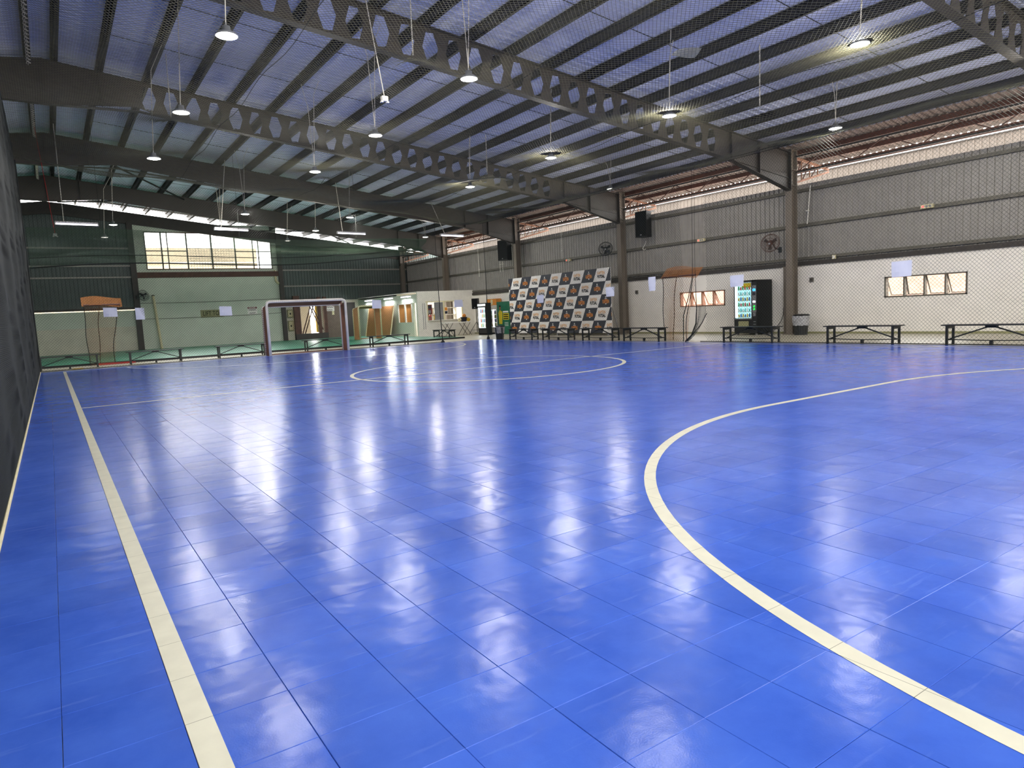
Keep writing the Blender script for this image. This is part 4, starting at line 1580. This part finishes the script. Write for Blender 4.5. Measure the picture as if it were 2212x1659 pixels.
s1 = make_speaker('black loudspeaker hung high on the wall right of the backdrop column', 19.85, 19.80, 3.83, 0.12, 0.56, 0.4, 1.0)
MB().bar((0, 0, 1.0), (0.65, 0, 1.05), 0.04, 0.04).build('bracket', M['black'], s1)
s2 = make_speaker('black loudspeaker hung high on the wall left of the backdrop', 19.85, 29.75, 3.80, 0.12, 0.74, 0.4, 1.03)
MB().bar((0, 0, 1.0), (0.65, 0, 1.05), 0.04, 0.04).build('bracket', M['black'], s2)
make_speaker('black loudspeaker on a tripod stand beside the kiosk counter', 19.72, 32.75, 1.40, 0.6, 0.36, 0.34, 0.58)
t = thing('speaker_stand', 'black tripod stand carrying the loudspeaker by the kiosk', 'stand', (19.72, 32.75, -0.012))
MB().tube([(0, 0, 0.12), (0, 0, 1.42)], 0.02, 8).build('pole', M['black'], t)
for k in range(3):
    a = k * 2.094 + 0.5
    MB().tube([(0, 0, 0.72), (0.48 * math.cos(a), 0.48 * math.sin(a), 0.0)], 0.014, 6).build('leg', M['black'], t)
    MB().tube([(0, 0, 0.25), (0.30 * math.cos(a), 0.30 * math.sin(a), 0.26)], 0.010, 5).build('brace', M['black'], t)

# ================================================================== LABELS AND FITTINGS ON THE RIGHT WALL
for y, z, lab in ((17.42, 3.46, 'white emergency light box on the wall rail above the bright window'), (25.29, 3.42, 'white emergency light box on the wall rail above the backdrop'), (9.50, 3.50, 'white emergency light box with a red diode on the rail at far right')):
    t = thing('emergency_light', lab, 'light', (XW - 0.1, y, z), 0, 'emergency light boxes on the wall rail')
    MB().box(-0.05, -0.16, -0.05, 0.04, 0.16, 0.05).build('case', M['cream'], t)
    MB().box(-0.056, 0.08, -0.02, -0.05, 0.12, 0.02).build('diode', M['redlit'], t)
    for s in (-0.09, 0.0):
        MB().box(-0.055, s - 0.03, -0.03, -0.05, s + 0.03, 0.03).build('lens', M['greyplastic'], t)
t = thing('junction_box', 'small cream junction box on the ledge rail right of the large column', 'box', (XW - 0.09, 12.22, 2.37))
MB().box(-0.03, -0.05, -0.06, 0.03, 0.05, 0.06).build('case', M['cream'], t)
MB().box(-0.034, -0.035, -0.045, -0.03, 0.035, 0.045).build('cover', M['white'], t)
for y, lab in ((13.02, 'small dark switch box on the white wall beside the large column'), (20.95, 'small dark switch box on the white wall beside the backdrop column')):
    t = thing('switch_box', lab, 'switch', (XW, y, 1.72))
    MB().box(-0.06, -0.06, -0.07, 0, 0.06, 0.07).build('case', M['girt'], t)
    MB().box(-0.068, -0.03, -0.03, -0.06, 0.03, 0.03).build('rocker', M['dark_steel'], t)
t = thing('wall_hook', 'white curled cable hook on the wall rail beside the loudspeaker', 'hook', (XW - 0.08, 20.28, 3.5))
MB().tube([(0, 0.0, 0.25), (-0.02, 0.05, 0.1), (-0.03, 0.13, 0.02), (-0.02, 0.18, -0.05), (0, 0.12, -0.1), (0, 0.03, -0.07)], 0.016, 6).build('coil', M['white'], t)
for k, (y, za, zb, lab) in enumerate(((25.8, 3.5, 4.95, 'thin white conduit down the sheet wall above the backdrop'), (33.4, 3.2, 5.2, 'left of three thin white conduits down the wall above the kiosk'), (31.2, 3.3, 5.2, 'middle of three thin white conduits down the wall above the kiosk'), (30.95, 3.3, 5.2, 'right of three thin white conduits down the wall above the kiosk'), (13.15, 3.5, 4.7, 'thin white conduit slanting down the sheet wall right of the large column'))):
    t = thing('conduit', lab, 'conduit', (XW - 0.06, y, 0))
    MB().tube([(0, 0, za), (0, 0.02 if k < 4 else -0.12, zb)], 0.016, 6).build('pipe', M['white'], t)
    MB().box(-0.02, -0.04, za + 0.4, 0.06, 0.04, za + 0.43).build('clip', M['white'], t)

# ================================================================== KIOSK
KY, KX, KH = 34.3, 16.92, 2.46
k_ = thing('kiosk', 'white walled kiosk room in the far right corner with a serving window', 'kiosk', (0, 0, 0))
mb = MB()
wall_boxes(mb, 'y', KY, KY + 0.12, KX, XW, -0.012, KH, [(17.5, 19.75, 0.9, 1.9)])
mb.build('front_wall', M['white'], k_)
mb = MB()
wall_boxes(mb, 'x', KX, KX + 0.12, KY + 0.12, YF, -0.012, 2.38, [(KY + 0.22, KY + 0.62, 0.0, 1.9), (35.0, 36.9, 0.84, 1.88)])
mb.build('side_wall', M['mint'], k_)
MB().box(KX, KY, KH - 0.0, XW, YF, KH + 0.05).build('roof_slab', M['white'], k_)
MB().box(KX + 0.12, 37.2, 0, XW, 37.3, KH).build('partition', M['white'], k_)
MB().box(17.45, KY - 0.12, 0.86, 19.8, KY + 0.2, 0.9).build('counter', M['white'], k_)
mb = MB()
for x in (17.5, 18.55, 19.72):
    mb.box(x - 0.03, KY - 0.015, 0.9, x + 0.03, KY + 0.05, 1.9)
mb.box(17.4, KY - 0.03, 1.9, 19.85, KY + 0.03, 1.95)
mb.build('window_frame', M['cream'], k_)
MB().box(17.95, KY + 0.02, 0.9, 18.5, KY + 0.04, 1.88).build('shutter', M['alu'], k_)
mb = MB()
for x0 in (17.2, 17.32):
    mb.box(x0, KY - 0.02, 0.4, x0 + 0.02, KY, 1.85)
mb.build('conduit', M['greyplastic'], k_)
fr = MB()
fr.box(KX - 0.03, 34.98, 0.82, KX + 0.03, 35.1, 1.9)
fr.box(KX - 0.03, 36.8, 0.82, KX + 0.03, 36.92, 1.9)
fr.box(KX - 0.03, 35.86, 0.82, KX + 0.02, 35.98, 1.9)
fr.box(KX - 0.03, 34.98, 1.86, KX + 0.03, 36.92, 1.92)
fr.build('side_window_frame', M['white'], k_)
for a, b in ((35.1, 35.86), (35.98, 36.8)):
    mb = MB()
    mb.box(KX + 0.04, a, 0.84, KX + 0.05, b, 1.88)
    for q in range(7):
        y = a + (b - a) * (q + 0.5) / 7
        mb.tube([(KX + 0.04, y, 0.85), (KX + 0.04, y, 1.87)], 0.03, 6)
    mb.build('curtain', M['orangeshirt'], k_)
ld = bpy.data.lights.new('kiosk_light', 'AREA')
ld.size = 1.0
ld.energy = 60
lo = bpy.data.objects.new('kiosk_light', ld)
C.objects.link(lo)
lo.parent = k_
lo.location = (18.7, 35.8, 2.4)
t = thing('shelf_unit', 'white shelf unit inside the kiosk window', 'shelf', (18.95, 35.1, 0))
for z in (0.02, 0.85, 1.15, 1.55):
    MB().box(-0.75, -0.15, z, 0.75, 0.15, z + 0.03).build('shelf', M['white'], t)
for x in (-0.75, -0.02, 0.72):
    MB().box(x, -0.15, 0, x + 0.03, 0.15, 1.58).build('upright', M['white'], t)
t = thing('poster', 'red and dark poster panel inside the left of the kiosk window', 'poster', (17.72, KY + 0.25, 1.22))
MB().box(-0.2, 0, 0, 0.2, 0.015, 0.55).build('sheet', M['darkred'], t)
MB().box(-0.17, -0.003, 0.33, 0.14, 0, 0.5).build('print', M['navy'], t)
MB().box(-0.15, -0.003, 0.05, 0.12, 0, 0.24).build('print', M['greyplastic'], t)
t = thing('price_card', 'small orange and blue price card inside the kiosk window', 'card', (18.78, KY + 0.3, 1.2))
MB().box(-0.16, 0, 0, 0.16, 0.012, 0.4).build('sheet', M['banner'], t)
MB().box(-0.14, -0.003, 0.2, 0.14, 0, 0.38).build('print', M['orange'], t)
MB().box(-0.14, -0.003, 0.02, 0.14, 0, 0.17).build('print', M['navy'], t)
BOT = [('red', 17.60, 'red canister on the kiosk window sill, leftmost'), ('red', 17.72, 'red canister on the kiosk window sill beside the leftmost one'), ('yellow', 17.98, 'yellow canister on the kiosk window sill'), ('ink', 18.12, 'black and yellow canister on the kiosk window sill')]
for c, x, lab in BOT:
    t = thing('canister', lab, 'canister', (x, KY + 0.08, 0.9), 0, 'canisters on the kiosk window sill')
    MB().lathe([(0.001, 0), (0.05, 0), (0.05, 0.27), (0.02, 0.31), (0.001, 0.31)], n=12).build('body', M[c], t, smooth=True)
    MB().lathe([(0.001, 0.31), (0.025, 0.31), (0.025, 0.35), (0.001, 0.35)], n=10).build('cap', M['ink' if c != 'ink' else 'yellow'], t)
    MB().lathe([(0.0505, 0.08), (0.0505, 0.18)], n=12).build('band', M['darkred' if c == 'red' else 'yellowprint'], t)

# tube lights on the kiosk side wall
for y, lab in ((41.0, 'leftmost lit tube light along the top of the mint kiosk wall'), (38.0, 'middle lit tube light along the top of the mint kiosk wall'), (35.6, 'rightmost lit tube light along the top of the mint kiosk wall')):
    t = thing('wall_tube_light', lab, 'light', (KX - 0.05, y, 2.27), 0, 'tube lights on the kiosk side wall')
    MB().box(-0.01, -0.62, -0.03, 0.05, 0.62, 0.04).build('housing', M['white'], t)
    MB().tube([(-0.035, -0.6, 0), (-0.035, 0.6, 0)], 0.025, 8).build('tube', M['tube'], t)
    ld = bpy.data.lights.new('tube_light', 'AREA')
    ld.shape = 'RECTANGLE'
    ld.size = 0.05
    ld.size_y = 1.2
    ld.energy = TUBE_W * 0.4
    ld.color = (0.95, 0.97, 1.0)
    lo = bpy.data.objects.new('tube_light', ld)
    C.objects.link(lo)
    lo.parent = t
    lo.location = (-0.07, 0, -0.02)
    lo.rotation_euler = (0, math.radians(40), 0)

# table with balls
t = thing('folding_table', 'white folding table with crossed legs in front of the kiosk', 'table', (18.78, 33.45, -0.012))
MB().box(-0.92, -0.32, 0.70, 0.92, 0.32, 0.745).build('tabletop', M['white'], t)
for x in (-0.55, 0.55):
    MB().tube([(x - 0.28, -0.26, 0), (x + 0.22, -0.26, 0.70)], 0.014, 6).build('leg', M['dark_steel'], t)
    MB().tube([(x + 0.28, -0.22, 0), (x - 0.22, -0.22, 0.70)], 0.014, 6).build('leg', M['dark_steel'], t)
    MB().tube([(x - 0.28, 0.26, 0), (x + 0.22, 0.26, 0.70)], 0.014, 6).build('leg', M['dark_steel'], t)
    MB().tube([(x + 0.28, 0.22, 0), (x - 0.22, 0.22, 0.70)], 0.014, 6).build('leg', M['dark_steel'], t)
t = thing('ball_tub', 'dark grey tub on the folding table by the kiosk', 'tub', (19.28, 33.42, 0.733))
MB().lathe([(0.001, 0), (0.15, 0), (0.19, 0.24), (0.20, 0.24), (0.20, 0.255), (0.175, 0.24), (0.14, 0.03), (0.001, 0.03)], n=18).build('body', M['navy'], t, smooth=True)
for q in (0, math.pi):
    MB().tube([(0.2 * math.cos(q), -0.05, 0.22), (0.235 * math.cos(q), 0, 0.2), (0.2 * math.cos(q), 0.05, 0.22)], 0.01, 5).build('handle', M['navy'], t)
PENT = []
for x, y, z, r, c, lab in ((18.93, 33.28, 0.733 + 0.11, 0.11, 'cream', 'worn cream football on the table left of the tub'), (19.50, 33.28, 0.733 + 0.105, 0.105, 'yellow', 'yellow football on the table right of the tub'), (19.33, 33.45, 1.06, 0.11, 'orange', 'orange football on top of the grey tub')):
    t = thing('football', lab, 'ball', (x, y, z), 0, 'footballs on the folding table')
    MB().ball((0, 0, 0), r, 16).build('cover', M[c], t, smooth=True)
    for d in ((1, 0, 0.2), (-0.6, -0.7, 0.3), (0.3, -0.9, -0.2), (0, 0.2, 1), (-0.8, 0.5, -0.2)):
        d = Vector(d).normalized()
        s = d.cross(Vector((0.2, 0.3, 0.9))).normalized()
        w = d.cross(s)
        mb = MB()
        mb.face([tuple(d * r * 0.985 + (s * math.cos(q * 1.2566) + w * math.sin(q * 1.2566)) * r * 0.3 + d * 0.002) for q in range(5)])
        mb.build('patch', M['darkred' if c != 'yellow' else 'navy'], t)

# fridges
def make_fridge(lab, x, y, w, d, h, body, doors):
    t = thing('display_fridge', lab, 'fridge', (x, y, -0.012))
    mb = MB()
    mb.box(0.06, -w / 2, 0.08, d, w / 2, h)
    mb.box(0, -w / 2, 0.08, 0.06, w / 2, 0.34)
    mb.box(0, -w / 2, h - 0.2, 0.06, w / 2, h)
    mb.box(0, -w / 2, 0.34, 0.06, -w / 2 + 0.04, h - 0.2)
    mb.box(0, w / 2 - 0.04, 0.34, 0.06, w / 2, h - 0.2)
    mb.build('cabinet', M[body], t)
    MB().box(0.045, -w / 2 + 0.04, 0.34, 0.058, w / 2 - 0.04, h - 0.2).build('lit_interior', M['fridgelit'], t)
    MB().box(-0.004, -w / 2 + 0.04, h - 0.16, 0.0, w / 2 - 0.04, h - 0.05).build('header_sign', M['fridgelit' if body == 'blackplastic' else 'white'], t)
    dw = (w - 0.08) / doors
    for q in range(doors):
        a = -w / 2 + 0.04 + q * dw
        mb = MB()
        mb.box(-0.012, a, 0.34, 0.012, a + 0.03, h - 0.2)
        mb.box(-0.012, a + dw - 0.03, 0.34, 0.012, a + dw, h - 0.2)
        mb.box(-0.012, a, 0.34, 0.012, a + dw, 0.37)
        mb.box(-0.012, a, h - 0.23, 0.012, a + dw, h - 0.2)
        dr = mb.build('door', M[body], t)
        MB().tube([(-0.03, a + dw - 0.05, 0.7), (-0.03, a + dw - 0.05, 1.0)], 0.01, 6).build('handle', M['alu'], dr)
        MB().box(0.02, a + dw - 0.09, 0.38, 0.04, a + dw - 0.04, h - 0.24).build('light_strip', M['fridgetube'], t)
        for s in range(4):
            z = 0.42 + s * (h - 0.68) / 4
            sh = MB().box(0.015, a + 0.03, z, 0.045, a + dw - 0.1, z + 0.012).build('shelf', M['alu'], t)
            for p in range(4):
                yy = a + 0.07 + p * (dw - 0.2) / 4
                MB().lathe([(0.001, 0), (0.028, 0), (0.028, 0.13), (0.012, 0.17), (0.012, 0.2), (0.001, 0.2)], (0.03, yy, z + 0.012), 8).build('bottle', PCOL[(s + p * 2) % 6], sh)
    MB().box(0.02, -w / 2, 0, d, w / 2, 0.08).build('plinth', M['ink'], t)


make_fridge('tall black display fridge with a bright white light strip', 19.3, 31.5, 0.88, 0.33, 1.70, 'blackplastic', 1)
make_fridge('white double-door display fridge under a yellow box', 20.12, 31.74, 0.96, 0.33, 1.56, 'white', 2)
t = thing('carton', 'yellow-orange carton on top of the white display fridge', 'box', (20.12, 31.74, 1.55))
MB().box(0, -0.46, 0, 0.32, 0.46, 0.34).build('box_body', M['orange'], t)
MB().box(-0.004, -0.1, 0.03, 0.0, 0.1, 0.30).build('label', M['cream'], t)
MB().box(0.0, -0.46, 0.34, 0.32, 0.46, 0.347).build('flap', M['ply'], t)
t = thing('poster_board', 'green poster board with a figure in yellow beside the fridge', 'poster', (20.1, 30.62, -0.03))
MB().box(0, -0.6, 0.02, 0.03, 0.6, 1.74).build('board', M['greenprint'], t)
mb = MB()
mb.face([(-0.003, 0.42, 0.55), (-0.003, 0.12, 0.55), (-0.003, 0.08, 1.2), (-0.003, 0.22, 1.28), (-0.003, 0.36, 1.28), (-0.003, 0.47, 1.15)])
mb.build('printed_shirt', M['yellowprint'], t)
mb = MB()
mb.face([(-0.004, 0.29 + 0.085 * math.cos(q * 0.6283), 1.42 + 0.13 * math.sin(q * 0.6283)) for q in range(10)])
mb.build('printed_head', M['skin'], t)
mb = MB()
mb.face([(-0.005, 0.29 + 0.09 * math.cos(q * 0.5236), 1.47 + 0.085 * math.sin(q * 0.5236)) for q in range(7)])
mb.build('printed_hair', M['ink'], t)
MB().box(-0.004, -0.55, 0.78, 0, 0.02, 1.12).build('printed_panel', M['yellowprint'], t)
MB().box(-0.004, -0.5, 1.16, 0, 0.02, 1.24).build('printed_strip', M['banner'], t)
mb = MB()
for q in range(3):
    mb.box(-0.006, -0.5, 0.82 + q * 0.1, -0.004, -0.03, 0.87 + q * 0.1)
mb.build('printed_type', M['ink'], t)
mb = MB()
for q in range(5):
    mb.box(-0.004, 0.1, 0.15 + q * 0.075, 0, 0.5, 0.175 + q * 0.075)
    if q < 3:
        mb.box(-0.004, -0.45, 0.45 + q * 0.08, 0, -0.1, 0.475 + q * 0.08)
mb.build('printed_text', M['banner'], t)

# ================================================================== FAR END CLUTTER
t = thing('wall_lettering', 'khaki board lettered LIFT TO on the mint wall', 'sign', (7.95, YF - 0.012, 1.92))
MB().box(-0.62, 0, -0.24, 0.62, 0.012, 0.2).build('board', M['khaki'], t)
mb = MB()
put_text(mb, 'LIFT TO', (-0.05, -0.003, 0), (1, 0, 0), (0, 0, 1), 0.86, 0.26, 0, 0.0)
mb.build('lettering', M['ink'], t)


def notice(lab, x, y, z, w, h):
    t = thing('danger_sign', lab, 'sign', (x, y, z))
    MB().box(-w / 2, 0, -h / 2, w / 2, 0.01, h / 2).build('plate', M['banner'], t)
    MB().box(-w / 2 + 0.01, -0.003, h / 2 - 0.12, w / 2 - 0.01, 0, h / 2 - 0.01).build('red_band', M['darkred'], t)
    mb = MB()
    put_text(mb, 'DANGER', (0, -0.006, h / 2 - 0.065), (1, 0, 0), (0, 0, 1), w * 0.72, 0.07, 0, 0.02)
    mb.build('heading', M['banner'], t)
    mb = MB()
    put_text(mb, 'WARNING', (0, -0.003, h / 2 - 0.19), (1, 0, 0), (0, 0, 1), w * 0.8, 0.08, 0, 0.02)
    mb.box(-w * 0.3, -0.003, -h / 2 + 0.05, w * 0.3, 0, -h / 2 + 0.08)
    mb.build('text', M['ink'], t)


notice('white danger sign with a red band on the mint wall left of the goal', 10.22, YF - 0.012, 1.99, 0.56, 0.44)
notice('white danger sign with a red band on the brown panel right of the red posts', 14.93, YF - 0.16, 1.97, 0.6, 0.42)

t = thing('pole', 'yellowed leaning pole against the mint wall', 'pole', (5.0, YF - 0.32, -0.012))
MB().tube([(0.1, -0.1, 0), (-0.05, 0.1, 3.0)], 0.07, 8).build('shaft', M['cream'], t)
MB().tube([(-0.05, 0.1, 3.0), (-0.05, 0.1, 3.06)], 0.08, 8).build('cap', M['girt'], t)

t = thing('red_frame', 'rust-red steel portal with crossed braces in front of a doorway at the far wall', 'frame', (0, YF - 0.45, 0.06))
MB().box(12.55, -0.1, 0, 12.92, 0.1, 2.7).build('post', M['rust'], t)
MB().box(14.05, -0.1, 0, 14.22, 0.1, 2.6).build('post', M['rust'], t)
MB().box(14.42, -0.1, 0, 14.6, 0.1, 2.6).build('post', M['rust'], t)
MB().box(12.55, -0.12, 0.0, 14.6, 0.12, 0.36).build('sill_beam', M['dark_steel'], t)
for a, b in (((13.0, 0.36), (13.75, 2.5)), ((13.15, 0.36), (13.95, 2.5)), ((13.35, 2.5), (14.2, 0.5)), ((13.5, 2.5), (14.3, 0.55))):
    MB().bar((a[0], -0.03, a[1]), (b[0], -0.03, b[1]), 0.05, 0.06).build('brace', M['rust'], t)
MB().box(13.95, 0.05, 0.4, 14.03, 0.3, 2.2).build('inner_post', M['yellow'], t)
t = thing('panel_board', 'brown flat board beside the red steel portal', 'board', (15.05, YF - 0.12, 0.06))
MB().box(-0.42, -0.02, 0, 0.62, 0.03, 2.3).build('sheet', M['doorgrey'], t)
MB().box(-0.42, -0.03, 0, -0.38, -0.02, 2.3).build('edge', M['dark_steel'], t)
MB().box(0.02, -0.03, 1.45, 0.16, -0.02, 1.72).build('notice', M['cream'], t)
for z, h, lab in ((1.7, 0.5, 'upper grey meter box on the cream wall left of the red portal'), (0.95, 0.62, 'lower grey meter box on the cream wall left of the red portal')):
    t = thing('meter_box', lab, 'box', (12.42, YF - 0.13, z), 0, 'meter boxes beside the red portal')
    MB().box(-0.16, 0, -h / 2, 0.16, 0.1, h / 2).build('case', M['khaki'], t)
    MB().box(-0.12, -0.01, -h / 2 + 0.06, 0.12, 0, h / 2 - 0.06).build('cover', M['cream'], t)
    MB().box(-0.04, -0.016, -0.06, 0.04, -0.01, 0.04).build('meter', M['ink'], t)
for y0, y1, x, h, c, lab in ((39.2, 41.0, 16.72, 1.85, 'ply', 'orange plywood sheet leaning on the mint kiosk wall, farther one'), (37.2, 39.1, 16.7, 1.78, 'ply', 'orange plywood sheet leaning on the mint kiosk wall, nearer one')):
    t = thing('plywood_sheet', lab, 'board', (x, (y0 + y1) / 2, 0.06))
    L = (y1 - y0) / 2
    mb = MB()
    mb.v = [(-0.22, -L, 0), (-0.22, L, 0), (0.13, L, h), (0.13, -L, h), (-0.20, -L, 0), (-0.20, L, 0), (0.15, L, h), (0.15, -L, h)]
    for q in ((0, 1, 2, 3), (4, 7, 6, 5), (0, 4, 5, 1), (1, 5, 6, 2), (2, 6, 7, 3), (3, 7, 4, 0)):
        mb.f.append(q)
        mb.mi.append(0)
    mb.build('sheet', M[c], t)
    MB().bar((-0.24, -L, 0.0), (0.11, -L, h), 0.04, 0.05).build('batten', M['cream'], t)
    MB().bar((-0.24, L, 0.0), (0.11, L, h), 0.04, 0.05).build('batten', M['cream'], t)
t = thing('dark_door', 'dark maroon steel door left of the kiosk at the far wall', 'door', (16.2, YF - 0.1, 0.06))
MB().box(-0.45, 0, 0, 0.45, 0.06, 2.2).build('leaf', M['dark_steel'], t)
MB().box(-0.5, -0.02, 0, -0.44, 0.08, 2.25).build('jamb', M['darkred'], t)
MB().box(0.3, -0.05, 0.95, 0.38, 0, 1.02).build('handle', M['alu'], t)
t = thing('floor_marker', 'yellow marker strip on the concrete by the far left corner', 'marker', (0.65, 26.6, -0.012))
MB().box(-0.15, -0.12, 0, 0.15, 0.12, 0.03).build('pad', M['yellow'], t)
MB().box(-0.15, -0.12, 0.03, 0.15, -0.1, 0.034).build('edge', M['ink'], t)
bpy.context.view_layer.update()
